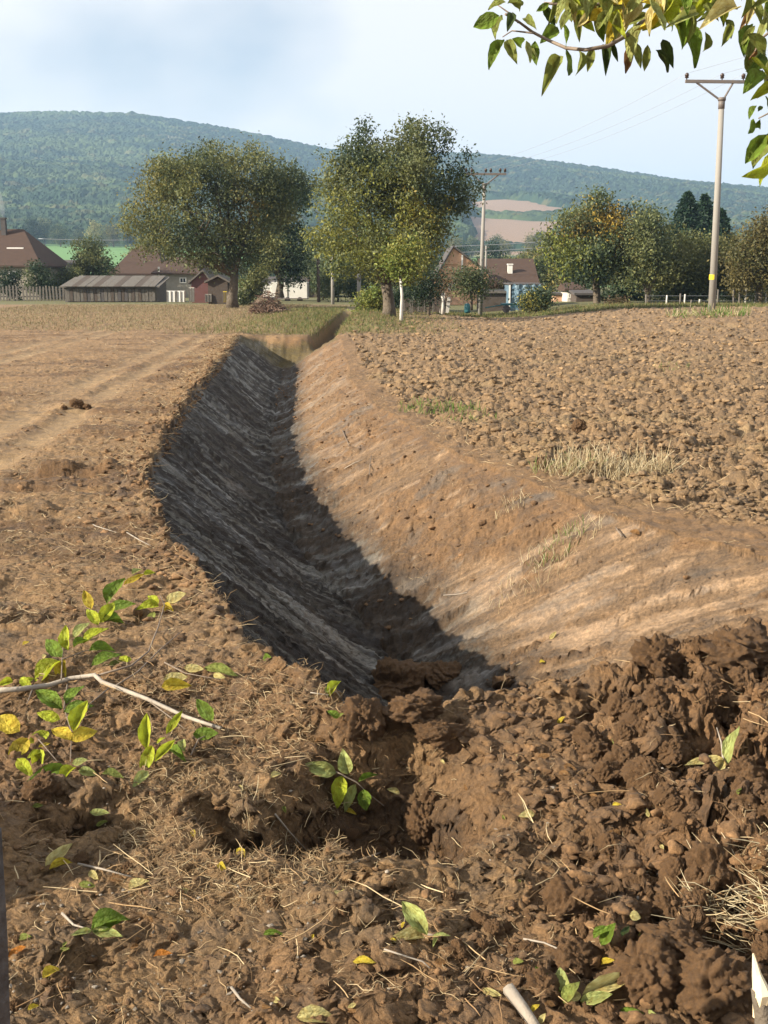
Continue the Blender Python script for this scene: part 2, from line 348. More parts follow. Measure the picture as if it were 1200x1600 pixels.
M = dict(
 clod=mat('clod_soil', (.155, .090, .044), .95, .2, (14, (.095, .053, .026), .25), (70, 1.0, .03)),
 leaf=mat('leaf', rough=.6, spec=.25, attr=True, trans=.38, noise=(4.5, (.62, .50, .36), .16), bump=(7, .5, .08)),
 foliage=mat('foliage', rough=.55, spec=.3, attr=True, trans=.35),
 straw=mat('straw', rough=.7, spec=.3, attr=True),
 bark=mat('bark', (.17, .14, .105), .85, .2, (9, (.07, .055, .04), .25), (25, .8, .05)),
 palebark=mat('pale_bark', (.40, .35, .28), .7, .2, (9, (.20, .17, .14), .25), (40, .6, .01)),
 twig=mat('twig_bark', (.12, .085, .06), .7, .3, (40, (.22, .18, .14), .25)),
 concrete=mat('concrete', (.25, .24, .22), .85, .25, (5, (.24, .225, .20), .3), (40, .3, .01)),
 metal=mat('painted_steel', (.10, .10, .105), .55, .4, (8, (.16, .12, .09), .25)),
 ceramic=mat('insulator', (.05, .03, .022), .3, .5),
 wire=mat('wire', (.35, .36, .38), .5, .5, metal=.6),
 plaster=mat('plaster', (.34, .31, .255), .9, .2, (1.5, (.22, .20, .165), .3)),
 peach=mat('peach_plaster', (.55, .36, .24), .9, .2, (2.5, (.42, .24, .15), .3)),
 white=mat('white_paint', (.78, .77, .73), .6, .4, (2, (.60, .58, .53), .3)),
 rooftile=mat('roof_tile', (.082, .052, .038), .85, .2, (3, (.055, .037, .030), .3)),
 redroof=mat('red_sheet', (.12, .05, .045), .6, .35, (3, (.12, .05, .045), .3)),
 darkroof=mat('dark_roof', (.06, .055, .055), .8, .3, (3, (.09, .08, .075), .3)),
 oldwood=mat('grey_wood', (.17, .155, .135), .85, .2, (6, (.08, .07, .06), .3), (20, .5, .03)),
 darkwood=mat('dark_wood', (.06, .048, .04), .85, .2, (6, (.10, .08, .065), .3)),
 tarp=mat('blue_tarp', (.07, .14, .20), .45, .4, (4, (.16, .23, .28), .2), (3, .6, .3)),
 teal=mat('teal_paint', (.03, .13, .15), .5, .4),
 yellow=mat('yellow_band', (.75, .55, .03), .6, .3),
 glass=mat('window_glass', (.03, .035, .045), .08, .6),
 brick=mat('chimney_brick', (.22, .10, .07), .85, .2, (10, (.14, .07, .05), .3)),
 lime=mat('lime_wash', (.62, .60, .55), .85, .2, (10, (.35, .32, .28), .3)),
 whitewood=mat('fresh_wood', (.72, .62, .42), .6, .3, (20, (.58, .45, .28), .2)),
 post=mat('dark_post', (.035, .028, .024), .8, .3, (14, (.13, .11, .10), .18), (30, .9, .02)),
 stone=mat('pebble', (.45, .42, .38), .8, .3, (20, (.32, .28, .23), .3)),
)
def bladesmat(): pass

# ------------------------------------------------------------------ ground sheet
def axis():
    y0 = np.array([-40, -20, -10, -5, -2, -.5, .5, 1.1, 1.5, 1.75])
    q = np.linspace(1.9**-.5, 62**-.5, 1020); y1 = q**-2
    y2 = np.geomspace(66, 560, 70); y3 = np.linspace(575, 3400, 120)
    return np.concatenate([y0, y1, y2, y3])
ys = axis()
uc = np.linspace(-.40, .40, 640); g_ = .40+np.cumsum(.0013*1.16**np.arange(1, 62))
us = np.concatenate([-g_[::-1], uc, g_]); us = us[np.abs(us) < 40]
wy = np.sqrt(np.maximum(ys, 0)**2+.9)
X = us[None, :]*wy[:, None]; X = np.clip(X, -9000, 9000)+0*X
Y = np.broadcast_to(ys[:, None], X.shape)
Z, K = T(X, Y, True)
K0 = K['fg']+.35*K['inside']+.3*(1-sst(8, 16, Y))*(1-K['fg'])
hd = np.clip(K0, 0, 1)*.017*(1-sst(12, 25, Y))
XO, YO = X, Y
X = XO+hd*(vn(YO*22+3, Z*34, 801)+.6*vn(YO*50, Z*80, 802)); Y = YO+hd*1.3*(vn(XO*22, Z*34+5, 803)+.6*vn(XO*50, Z*80, 804))
fm = np.where(Y > 560, forestmask(X, Y), 0)
Z = Z-np.where(Y > 590, 1.0*fm, 0)
mixc = lambda c, d, w: c*(1-w[..., None])+np.array(d)*w[..., None]
def soilcolor(X, Y, K):
    n0 = fbm(X*.8, Y*.8, 201, 4); n1_ = fbm(X*4, Y*4, 202, 3)
    C = np.ones(X.shape+(3,))*np.array([.275, .175, .102])
    C = C*(1+.18*n0+.12*n1_)[..., None]
    # left tracked soil drier, paler; fibrous top
    C = mixc(C, (.34, .235, .148), K['lw']*.7); C = mixc(C, (.36, .265, .17), K['trk']*.75)
    damp = sst(.05, .4, fbm(X*.5, Y*1.6, 205, 4)); C = mixc(C, (.165, .098, .054), K['lw']*(1-K['trk'])*damp*.85)
    C = mixc(C, (.295, .21, .14), K['plow']*.9)
    C = mixc(C, (.42, .33, .21), K['plow']*sst(.25, .5, fbm(X*.6, Y*.9, 207, 3))*.3)
    # foreground, browner and damper to the right
    C = mixc(C, (.225, .135, .075), K['fg']*np.clip(K['rough'], 0, 1)*.9)
    C = mixc(C, (.33, .225, .135), K['fg']*sst(-.2, .4, fbm(X*1.5, Y*1.5, 209, 3))*(1-np.clip(K['rough'], 0, 1))*.9)
    # ditch walls: smeared grey clay with crumbly brown soil, plus painted shade
    C = mixc(C, (.105, .063, .034), K['fg']*sst(.08, .22, np.abs(K['g']))*.75)  # shade of the foreground hollows and mounds painted into the soil colour
    clay = K['inside']*(1-K['crumb'])
    C = mixc(C, (.205, .13, .08), K['inside']*K['crumb']*.7); C = C*(1+.26*(K['slab']-.5)*K['inside'])[..., None]
    stre2 = sst(.02, .13, fbm(K['sa']*9, K['sb']*.8, 212, 5, .8))
    stre = sst(-.1, .3, fbm(K['sa']*4.5, K['sb']*1.1, 211, 5, .75)+.22*fbm(K['sa']*26, K['sb']*2.6, 214, 3))
    C = mixc(C, (.245, .155, .094), K['inside']*.8)
    C = mixc(C, (.285, .205, .15), clay*(.65+.35*stre)); C = mixc(C, (.27, .235, .215), clay*stre*sst(.14, .34, fbm(K['sa']*1.1, K['sb']*.6, 213, 3))*.7)
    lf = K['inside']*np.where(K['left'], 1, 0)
    C = mixc(C, (.024, .019, .016), lf*.95); C = mixc(C, (.185, .185, .19), lf*(1-.6*K['crumb'])*stre2*.9); shade_r = (K['inside']-lf)*sst(.5, .78, K['t']); C = mixc(C, (.040, .031, .025), shade_r*.85); C = mixc(C, (.15, .15, .155), shade_r*stre2*clay*.85)  # left wall and lower right slope coloured near black to deepen their shade
    rgh = np.full(X.shape, .95)-K['inside']*(1-K['crumb'])*stre*.34-(lf+shade_r)*clay*stre2*.25
    for (qx, qy, rx_, ry_) in ((785, 765, .28, .10), (835, 790, .34, .09), (985, 835, .22, .09), (565, 655, .3, .35), (700, 740, .2, .12), (640, 870, .22, .07), (730, 970, .20, .10)):
        gx, gy = GZ(qx, qy, -.12 if qx > 650 else -.2); gx, gy = (gx, gy) if qy < 850 else GZ(qx, qy, -.55)
        w_ = np.exp(-(((X-gx)*.86-(Y-gy)*.5)/rx_)**2-(((X-gx)*.5+(Y-gy)*.86)/ry_)**2); w_ = sst(.1, .9, w_+.5*fbm(K['sa']*12, K['sb']*2.4, 219, 4))*K['inside']
        C = mixc(C, (.17, .15, .145), w_*.7); rgh = rgh-.25*w_*(rgh > .6)
    C = mixc(C, (.15, .125, .06), K['inside']*sst(29.6, 30.6, Y+.4*vn(X*3, Y*2, 221))*.8); C = mixc(C, (.07, .055, .03), K['ch']*sst(.3, .8, K['ch'])*.8)
    # dry stubble meadow far left and grass at the end of the ditch
    st = np.where(X < -1.5, 1., 0.)*sst(33.5, 37, Y+2.*vn(X*.4, Y*.3, 215))*(1-K['ch'])*(1-.7*K['trk'])
    C = mixc(C, (.30, .205, .12), st*(.7+.3*n0))
    gr = sst(31.2, 32.5, Y)*np.exp(-((X+1.8)/2.6)**4)*(1-sst(70, 75, Y)); gr = gr*(.55+.45*sst(-.3, .3, fbm(X*1.2, Y*.5, 217, 3)))*(1-K['ch'])
    C = mixc(C, (.17, .19, .06), gr*.6)
    strip = np.where(X > -1, 1., 0.)*sst(K['edge']-.2, K['edge']+.3, Y)*(1-sst(200, 220, Y)); C = mixc(C, (.13, .15, .055), strip*.9)
    strip2 = np.where(X <= -1, 1., 0.)*sst(68, 71, Y)*(1-sst(200, 220, Y)); C = mixc(C, (.14, .16, .06), strip2*.9)
    far = sst(200, 210, Y)
    C = mixc(C, (.10, .21, .055), far); u = X/np.maximum(Y, 1)
    brn = far*sst(560, 600, Y)*sst(.05, .06, u); C = mixc(C, (.225, .150, .098), brn)
    C = mixc(C, (.04, .06, .03), np.where(Y > 595, forestmask(X, Y), 0))
    C = C*(.57*np.array([1.10, 1.0, .77])*(1-far[..., None])+far[..., None])
    fine = np.clip(1.0-.75*K['inside']*(1-K['crumb'])*stre-.4*K['trk'], .1, 1)*(1-sst(30, 60, Y))
    return np.clip(C, .01, .9), np.clip(rgh, .3, 1), fine
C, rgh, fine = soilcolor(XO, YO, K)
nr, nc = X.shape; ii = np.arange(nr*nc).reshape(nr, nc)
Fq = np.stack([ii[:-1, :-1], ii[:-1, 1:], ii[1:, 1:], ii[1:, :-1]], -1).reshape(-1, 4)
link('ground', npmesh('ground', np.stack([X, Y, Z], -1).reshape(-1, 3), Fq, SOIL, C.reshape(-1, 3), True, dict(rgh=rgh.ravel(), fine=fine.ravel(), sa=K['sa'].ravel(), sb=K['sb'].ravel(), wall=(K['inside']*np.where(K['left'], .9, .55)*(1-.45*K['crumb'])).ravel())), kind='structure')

from mathutils.bvhtree import BVHTree
bpy.context.view_layer.update()
GROUND = BVHTree.FromObject(bpy.data.objects['ground'], bpy.context.evaluated_depsgraph_get())

# ------------------------------------------------------------------ wooded hill
us2 = np.linspace(-.50, .50, 620); ys2 = np.concatenate([np.arange(560, 1250, 3.2), np.arange(1250, 2000, 4.2)])
X = us2[None, :]*ys2[:, None]; Y = np.broadcast_to(ys2[:, None], X.shape)
fm = forestmask(X, Y)
f1, id1 = worley(X/11.+.25*vn(X/7, Y/7, 3), Y/11.+.25*vn(X/7, Y/7, 4), 301); f2, id2 = worley(X/6.3, Y/6.3, 302)
crown = np.sqrt(np.clip(1-(f1/.85)**2, 0, 1))*(2.9+2.9*id1)+np.sqrt(np.clip(1-(f2/.8)**2, 0, 1))*1.6
fs = fm.copy()
for _ in range(3):
    fs[1:-1, 1:-1] = (fs[:-2, 1:-1]+fs[2:, 1:-1]+fs[1:-1, :-2]+fs[1:-1, 2:]+fs[1:-1, 1:-1])/5
small = 1-.55*np.exp(-((X/Y-.125)/.05)**4)*(1-sst(1100, 1180, Y))
Zf = hillz(X, Y)-3+(3+(2+crown+1.5*vn(X/2.5, Y/2.5, 7))*small)*np.clip(fs*1.25-.12, 0, 1)**.6
big = fbm(X/110, Y/70, 303, 5, .65)
C = np.ones(X.shape+(3,))*np.array([.026, .048, .030]); C = C*(.85+.3*id1)[..., None]
C = mixc(C, (.085, .115, .045), sst(-.05, .3, big)*.7); C = mixc(C, (.11, .10, .045), np.where(id1 > .94, .6, 0)); C = mixc(C, (.035, .055, .030), sst(.0, .4, fbm(X/200, Y/90, 305, 3))*.6)
C = mixc(C, (.30, .27, .17), sst(.45, .6, fbm(X/60, Y/40, 309, 3))*np.exp(-((X+370)/90)**2-((Y-1500)/140)**2))
nr, nc = X.shape; ii = np.arange(nr*nc).reshape(nr, nc)
Fq = np.stack([ii[:-1, :-1], ii[:-1, 1:], ii[1:, 1:], ii[1:, :-1]], -1).reshape(-1, 4)
keep = fs.ravel()[Fq].max(1) > .1
link('hillside_forest', npmesh('hillside_forest', np.stack([X, Y, Zf], -1).reshape(-1, 3), Fq[keep], mat('forest_canopy', rough=.9, spec=.1, attr=True), C.reshape(-1, 3), False), kind='stuff', label='hazy blue-green forest covering the long hill behind the village', cat='forest')

# ------------------------------------------------------------------ clods
def clodmesh(seed, sub, mt, flat=.75, amp=.34):
    import bmesh
    bm = bmesh.new(); bmesh.ops.create_icosphere(bm, subdivisions=sub, radius=1)
    V = np.array([v.co[:] for v in bm.verts]); F = np.array([[v.index for v in f.verts] for f in bm.faces]); bm.free()
    amp = amp*(1.5 if sub < 3 else 1); r = 1+amp*fbm(V[:, 0]*1.1+V[:, 2]*.8+seed*3.1, V[:, 1]*1.1-V[:, 2]*.9+seed, seed, 2)+amp*.55*np.abs(vn(V[:, 0]*3+V[:, 2]*2, V[:, 1]*3+V[:, 2]*1.7+seed, seed+3))
    if sub > 2: r = r+.10*vn(V[:, 0]*7+V[:, 2]*4, V[:, 1]*7-V[:, 2]*5, seed+5)+.05*vn(V[:, 0]*15+V[:, 2]*9, V[:, 1]*15-V[:, 2]*11, seed+6)
    if sub == 2: r = r*(1+.5*(np.random.RandomState(seed+7).rand(len(V))-.5))
    if sub == 1: r = r*(1+.4*(np.random.RandomState(seed+7).rand(len(V))-.5))
    V = V*r[:, None]; sc = .8+.5*np.random.RandomState(seed).rand(3); V = V*sc; V[:, 2] *= flat*(.72 if sub < 3 else 1)
    return V, F
def clodfield(name, pts, sizes, sub, cols, nvar=8, **k):
    VS = []; FS = []; CS = []; n = 0; vs = [clodmesh(500+i, sub, None) for i in range(nvar)]
    which = rs.randint(nvar, size=len(pts))
    for vi in range(nvar):
        idx = np.nonzero(which == vi)[0]
        if not len(idx): continue
        V, F = vs[vi]; an = rs.rand(len(idx))*6.28; c, s = np.cos(an), np.sin(an); sz = sizes[idx][:, None]*(.8+.4*rs.rand(len(idx), 3))
        P = V[None]*sz[:, None, :]; P = np.stack([P[..., 0]*c[:, None]-P[..., 1]*s[:, None], P[..., 0]*s[:, None]+P[..., 1]*c[:, None], P[..., 2]], -1)+pts[idx][:, None, :]
        VS.append(P.reshape(-1, 3)); m = len(V); FS.append((F[None]+(np.arange(len(idx))*m)[:, None, None]+n).reshape(-1, 3)); n += m*len(idx)
        CS.append(np.repeat(cols[idx], m, 0))
    V = np.concatenate(VS); one = np.full(len(V), .95)
    return link(name, npmesh(name, V, np.concatenate(FS), SOIL, np.concatenate(CS), sub > 1, dict(rgh=one, fine=one*.8)), kind='stuff', **k)
def scatter(n, u0, u1, y0, y1, p=.5):
    q = rs.uniform(y1**-p, y0**-p, n); y = q**(-1/p); u = rs.uniform(u0, u1, n); return u*np.sqrt(y*y+.9), y
def soilc(n, base=(.27, .178, .108), v=.25): return np.array(base)[None]*np.array([[.63, .57, .44]])*(1+v*(rs.rand(n, 1)-.5)*2)
# ploughed field clods
x, y = scatter(15000, -.06, .42, 6.8, 47, .45); z, k = T(x, y, True); ok = (k['plow'] > .5); x, y, z = x[ok], y[ok], z[ok]
sz = (.010+.036*rs.rand(len(x))**3.2)*np.clip(.5+y/26, .6, 1.5)
near_ = y < 15
clodfield('ploughed_clods', np.c_[x, y, z+sz*.2][near_], sz[near_], 2, soilc(near_.sum(), (.30, .215, .145)), label='dry clods of the ploughed field on the right', cat='soil clods')
clodfield('far_ploughed_clods', np.c_[x, y, z+sz*.2][~near_], sz[~near_]*1.2, 1, soilc((~near_).sum(), (.305, .222, .15)), label='small dry clods of the ploughed field towards the poles', cat='soil clods')
# crumbs in the foreground and along the rims
x, y = scatter(6500, -.42, .42, 2.0, 5.4, .9); z, k = T(x, y, True); w_ = .25+.75*np.clip(k['rough'], 0, 1)
ok = (k['fg'] > .5) & (rs.rand(len(x)) < w_) & ((x > .3) | (rs.rand(len(x)) < .5)); x, y, z = x[ok], y[ok], z[ok]
sz = (.004+.015*rs.rand(len(x))**3)*np.where(x > .4, 1.25, .8)
clodfield('foreground_crumbs', np.c_[x, y, z+sz*.3], sz, 2, soilc(len(x), (.24, .148, .084), .3), label='loose soil crumbs scattered over the near torn ground', cat='soil crumbs')
yy = rs.uniform(4.6, 30, 2600)**1.0; xx = np.interp(yy, XL[:, 0], XL[:, 1])-rs.exponential(.18, 2600)+.05
zz = T(xx, yy); sz = .006+.022*rs.rand(2600)**3
clodfield('rim_crumbs', np.c_[xx, yy, zz+sz*.3], sz, 2, soilc(2600, (.25, .155, .09), .3), label='crumbs of soil along the left lip of the ditch', cat='soil crumbs')
x, y = scatter(1700, -.42, -.02, 5, 34, .7); z, k = T(x, y, True); ok = k['lw']*(1-k['trk']) > .5; x, y, z = x[ok], y[ok], z[ok]; sz = .006+.018*rs.rand(len(x))**3
clodfield('tracked_soil_crumbs', np.c_[x, y, z+sz*.2], sz, 2, soilc(len(x), (.28, .18, .11), .3), label='crumbs lying on the tracked soil left of the ditch', cat='soil crumbs')
yy = rs.uniform(5.5, 27, 1500); xa = np.interp(yy, XT[:, 0], XT[:, 1]); xb = np.interp(yy, XR[:, 0], XR[:, 1]); xx = xa+(xb-xa)*rs.rand(1500)
zz, k = T(xx, yy, True); ok = (k['crumb'] > .4) | (rs.rand(1500) < .12); xx, yy, zz = xx[ok], yy[ok], zz[ok]; sz = .006+.022*rs.rand(len(xx))**3
clodfield('slope_crumbs', np.c_[xx, yy, zz+sz*.3], sz, 2, soilc(len(xx), (.23, .143, .085), .3), label='crumbs fallen on the sunlit slope of the ditch', cat='soil crumbs')
# large clods, each a thing
CM = []
for i in range(9):
    V, F = clodmesh(900+i, 5, None, .85, .5); V = V*(1-.10*np.abs(vn(V[:, 0]*5+V[:, 2]*3, V[:, 1]*5-V[:, 2]*4, i+70))+.03*(np.random.RandomState(i).rand(len(V))-.5)+.05*vn(V[:, 0]*26+V[:, 2]*15, V[:, 1]*26-V[:, 2]*17, i)+.05*vn(V[:, 0]*11-V[:, 2]*9, V[:, 1]*12+V[:, 2]*7, i+40))[:, None]; me = npmesh('soil_clod', V, F, SOIL, np.tile(np.array((.235, .143, .08))*np.array([.63, .57, .44]), (len(V), 1)), True, dict(rgh=np.full(len(V), .95), fine=np.full(len(V), 1.))); CM.append(me)
def clod(px, py, rpx, label, group=None, sink=.25, dz=0):
    p = hit(px, py); d = p.length; r = rpx/FPX*math.sqrt(p.x**2+p.y**2+(CH-p.z)**2)
    o = link('soil_clod', CM[random.randrange(9)], loc=(p.x, p.y+r*.4, p.z+r*(.5-sink)+dz), label=label, cat='soil clod', group=group)
    o.rotation_euler = (random.uniform(-.5, .5), random.uniform(-.5, .5), random.uniform(0, 6.28)); o.scale = (r*.85, r*.8, r*.85)
for q in ((660, 1302, 30, 'round clod sitting alone in the dark central hollow'),
          (570, 1140, 42, 'left clod of the row between the hollow and the ditch end'),
          (640, 1135, 50, 'tallest middle clod standing between the hollow and the ditch end'),
          (690, 1165, 40, 'pale brown clod at the right end of the row above the hollow'),
          (690, 1068, 34, 'fibrous clod on the lip at the near end of the ditch'),
          (620, 1085, 40, 'root-bound clod on the lip where dry roots stick up'),
          (1030, 1055, 46, 'smooth clod on the crest right of the dark gap'),
          (925, 1165, 24, 'grey-brown flat clod beside the small pale leaf'),
          (1150, 1045, 60, 'widest clod on the crest at the right edge'),
          (895, 1435, 42, 'clod left of the half buried green leaf'),
          (1125, 1375, 40, 'clod right in front of the straw bunch'),
          (1065, 1505, 50, 'rounded clod above the deep dark gap, low on the right'),
          (1010, 1560, 52, 'clod right of the creamy leaves near the bottom edge'),
          (1120, 1570, 62, 'big clod beside the pale splintered stake'),
          (60, 1255, 34, 'clod on the edge of the shadow at far left'),
          (118, 637, 11, 'darkest lump of three on the tracked soil left of the ditch'), (136, 640, 7, 'small right lump of three on the tracked soil left of the ditch'), (100, 640, 6, 'small left lump of three on the tracked soil left of the ditch'),
          (850, 728, 14, 'dark clod on the shoulder of the ditch by the dry grass tuft'),
          (905, 672, 14, 'lump in the ploughed field above the dry grass tuft')):
    clod(*q)
random.seed(5)
for i in range(120):
    px = random.uniform(700, 1210); py = random.uniform(1010, 1590)
    if 720 < px < 900 and 1100 < py < 1420: continue
    if py < 1060 and px < 960: continue
    rr0 = random.uniform(9, 30)*(1.0 if px > 850 else .7)
    sz_ = 'small' if rr0 < 15 else ('medium-sized' if rr0 < 23 else 'large'); wh_ = 'left slope' if px < 900 else ('middle' if px < 1060 else 'right side'); lo_ = 'near the crest' if py < 1150 else ('half way down' if py < 1350 else 'by the bottom edge')
    clod(px, py, rr0, f'{sz_} torn clod on the {wh_} of the heap, {lo_}', 'clods of the heap on the right', .55)
for i in range(36):
    px = random.uniform(20, 700); py = random.uniform(1090, 1590)
    clod(px, py, random.uniform(6, 15), 'small clod '+('at the left' if px < 250 else 'in the middle' if px < 480 else 'right')+' of the trodden ground, '+('by the fallen branch' if py < 1250 else 'in the rooty soil' if py < 1450 else 'at the bottom edge'), 'small clods lower left', .55)

# ------------------------------------------------------------------ straw, roots, stubble
def blades(name, P, length, width, cols, lift=.25, curl=.5, seg=3, up=None, mt=None, flat=False, **k):
    """thin bent strips with three sides"""
    n = len(P); an = rs.rand(n)*6.28; el = (rs.rand(n)*lift) if up is None else up; pts = [P]; ln = length/seg
    for i in range(seg):
        d = np.c_[np.cos(an)*np.cos(el), np.sin(an)*np.cos(el), np.sin(el)]; pts.append(pts[-1]+d*ln[:, None])
        an = an+(rs.rand(n)-.5)*curl*2; el = el+(rs.rand(n)-.55)*curl
    pts = np.stack(pts, 1); side = np.stack([-np.sin(an), np.cos(an), 0*an], -1)
    V = np.zeros((n, seg+1, 3, 3)); 
    for i in range(seg+1):
        w_ = width*(1 if i < seg else .4)
        V[:, i, 0] = pts[:, i]+side*w_[:, None]*.5; V[:, i, 1] = pts[:, i]-side*w_[:, None]*.5; V[:, i, 2] = pts[:, i]+np.array([0, 0, 1])*w_[:, None]*.7
    b = (np.arange(n)*(seg+1)*3)[:, None, None]; F = []
    for i in range(seg):
        for a_, c_ in (((0, 1),) if flat else ((0, 1), (1, 2), (2, 0))): F.append([i*3+a_, i*3+c_, i*3+3+c_, i*3+3+a_])
    F = (np.array(F)[None]+b).reshape(-1, 4)
    return link(name, npmesh(name, V.reshape(-1, 3), F, mt or M['straw'], np.repeat(cols, (seg+1)*3, 0), True), kind='stuff', **k)
def strawc(n, v=.3):
    pal = np.array([(.36, .25, .13), (.27, .175, .085), (.19, .115, .055), (.46, .36, .21)]); return pal[rs.randint(4, size=n)]*(1+v*(rs.rand(n, 1)-.5))
def zonepts(n, boxes, jitter=0):
    out_ = []
    for (x0, x1, y0, y1, w_) in boxes:
        m = int(n*w_); px = rs.uniform(x0, x1, m); py = rs.uniform(y0, y1, m); gx, gy = [], []
        d0, d1, d2 = ray(px, py); t = -CH/d2; out_.append(np.c_[d0*t, d1*t])
    P = np.concatenate(out_); return np.c_[P, T(P[:, 0], P[:, 1])+.004]
P = zonepts(4200, [(200, 520, 1080, 1420, .46), (380, 720, 1050, 1200, .18), (0, 780, 1300, 1600, .10), (780, 1200, 1050, 1600, .08), (100, 400, 900, 1100, .14)])
n = len(P); blades('dry_root_fibres', P, .03+.07*rs.rand(n)**2, .0011+.0010*rs.rand(n), strawc(n), .5, .9, label='tangled dry roots and fibres in the torn foreground soil', cat='dry roots')
P = zonepts(11000, [(180, 540, 1060, 1440, .5), (0, 900, 1200, 1600, .16), (780, 1200, 1020, 1600, .10), (0, 420, 880, 1150, .2)]); n = len(P)
blades('fine_root_fibres', P, .012+.04*rs.rand(n)**2, .0009+.0009*rs.rand(n), strawc(n)*.8, .7, 1.2, flat=True, label='fine hair-like root fibres matted over the near soil', cat='dry roots')
x, y = scatter(14000, -.42, .02, 4.8, 30, .7); z, k = T(x, y, True); ok = k['lw']*(1-k['trk'])*(.4+fbm(x*1.2, y*2.5, 88, 3)) > .3; P = np.c_[x, y, z+.003][ok]; n = len(P)
blades('fine_straw_litter', P, (.02+.05*rs.rand(n)**2)*(1+P[:, 1]/18), .0016+.0002*P[:, 1], strawc(n)*.75, .4, .9, flat=True, label='fine straw litter matted on the tracked soil', cat='straw')
P = zonepts(190, [(0, 1200, 1060, 1600, 1)]); n = len(P); P[:, 2] += .01
blades('straw_stalks', P, .06+.12*rs.rand(n)**2, .0022+.0014*rs.rand(n), strawc(n, .2)*1.15, .2, .25, label='single pale straw stalks lying over the foreground', cat='straw')
yy = rs.uniform(4.7, 30, 3800); xx = np.interp(yy, XL[:, 0], XL[:, 1])-rs.exponential(.28, 3800)+.03; P = np.c_[xx, yy, T(xx, yy)]
blades('rim_roots', P, (.04+.09*rs.rand(3800)**2)*(1+yy/30), .0018+.00012*yy, strawc(3800)*.9, .5, .8, label='dry roots fringing the left lip of the ditch', cat='dry roots')
x, y = scatter(5200, -.42, -.02, 5, 36, .7); z, k = T(x, y, True); ok = k['lw']*(1-k['trk']) > .4; P = np.c_[x, y, z][ok]; n = len(P)
blades('straw_litter', P, (.03+.07*rs.rand(n)**2)*(1+P[:, 1]/18), .002+.00022*P[:, 1], strawc(n)*.85, .25, .7, label='fibrous straw litter pressed on the tracked soil', cat='straw')
yy = rs.uniform(5.2, 22, 2200); xa = np.interp(yy, XT[:, 0], XT[:, 1]); xb = np.interp(yy, XR[:, 0], XR[:, 1]); xx = xa+(xb-xa)*(.3+.8*rs.rand(2200)); zz, k = T(xx, yy, True); ok = (k['crumb'] > .5) | (xx > xb); P = np.c_[xx, yy, zz][ok]; n = len(P)
blades('slope_roots', P, .03+.07*rs.rand(n)**2, .0016+.00012*P[:, 1], strawc(n)*.85, .6, .8, label='dry roots caught on the sunlit slope', cat='dry roots')
x, y = scatter(2600, -.02, .42, 7, 20, .6); z, k = T(x, y, True); ok = (k['plow'] > .05)&(k['dR'] < 3.4); P = np.c_[x, y, z][ok]; n = len(P)
blades('shoulder_straw', P, .05+.1*rs.rand(n)**2, .0022+.0002*P[:, 1], strawc(n), .7, .6, label='dry straw along the right shoulder of the ditch', cat='straw')
def tuft(px, py, n, rad, h, pal, name, label, group=None, w0=.004):
    c = hit(px, py); r = rad*np.sqrt(rs.rand(n)); an = rs.rand(n)*6.28; x = c.x+r*np.cos(an)*1.6; y = c.y+r*np.sin(an); P = np.c_[x, y, T(x, y)]
    pal = np.array(pal); cc = pal[rs.randint(len(pal), size=n)]*(.8+.4*rs.rand(n, 1))
    o = blades(name, P, h*(.4+.6*rs.rand(n)), np.full(n, w0), cc, up=(.7+.8*rs.rand(n))*(.35 if 'bunch' in name else 1), curl=.5, mt=M['foliage'], label=label, cat='grass tuft', group=group)
    return o
DRY = [(.55, .45, .27), (.62, .54, .36), (.42, .32, .18)]; GRN = [(.10, .20, .03), (.16, .26, .05), (.28, .30, .10)]
tuft(955, 745, 420, .33, .26, DRY, 'dry_grass_tuft', 'large pale dry grass tuft on the shoulder right of the ditch', w0=.005)
tuft(890, 735, 120, .2, .16, DRY+GRN, 'dry_grass_tuft', 'small half-green grass tuft just left of the large dry tuft', w0=.005)
tuft(690, 642, 150, .34, .16, GRN, 'green_grass_tuft', 'bright green grass tuft at the edge of the ploughed field', w0=.007)
tuft(735, 655, 60, .2, .12, GRN, 'green_grass_tuft', 'low green grass patch right of the bright tuft', w0=.006)
tuft(660, 632, 50, .2, .12, GRN, 'green_grass_tuft', 'low green grass patch left of the bright tuft', w0=.006)
tuft(875, 850, 90, .13, .10, GRN+DRY, 'green_grass_tuft', 'thin green tuft growing on the sunlit slope', w0=.004)
tuft(850, 880, 130, .25, .12, DRY, 'dry_grass_tuft', 'dry straw tuft on the slope below the thin green tuft', w0=.0035)
tuft(1050, 578, 60, .2, .12, GRN+DRY, 'green_grass_tuft', 'tiny grass tuft in the middle of the ploughed field', w0=.006)
tuft(800, 790, 40, .1, .1, DRY, 'dry_grass_tuft', 'sparse straw by the glossy wet clay patch', w0=.004)
tuft(1205, 1400, 420, .12, .15, DRY, 'straw_bunch', 'dense golden straw bunch spilling over the heap at the right edge', w0=.0028)
tuft(1110, 492, 260, .9, .45, GRN+GRN+DRY, 'pole_base_grass', 'green grass mound round the foot of the near pole', w0=.02)
tuft(630, 1072, 110, .10, .11, DRY, 'root_tuft', 'dry root tuft sticking up over the near end of the ditch', w0=.0022)
tuft(440, 1330, 90, .10, .09, DRY, 'root_tuft', 'dry root tuft below the small left hollow', w0=.002)
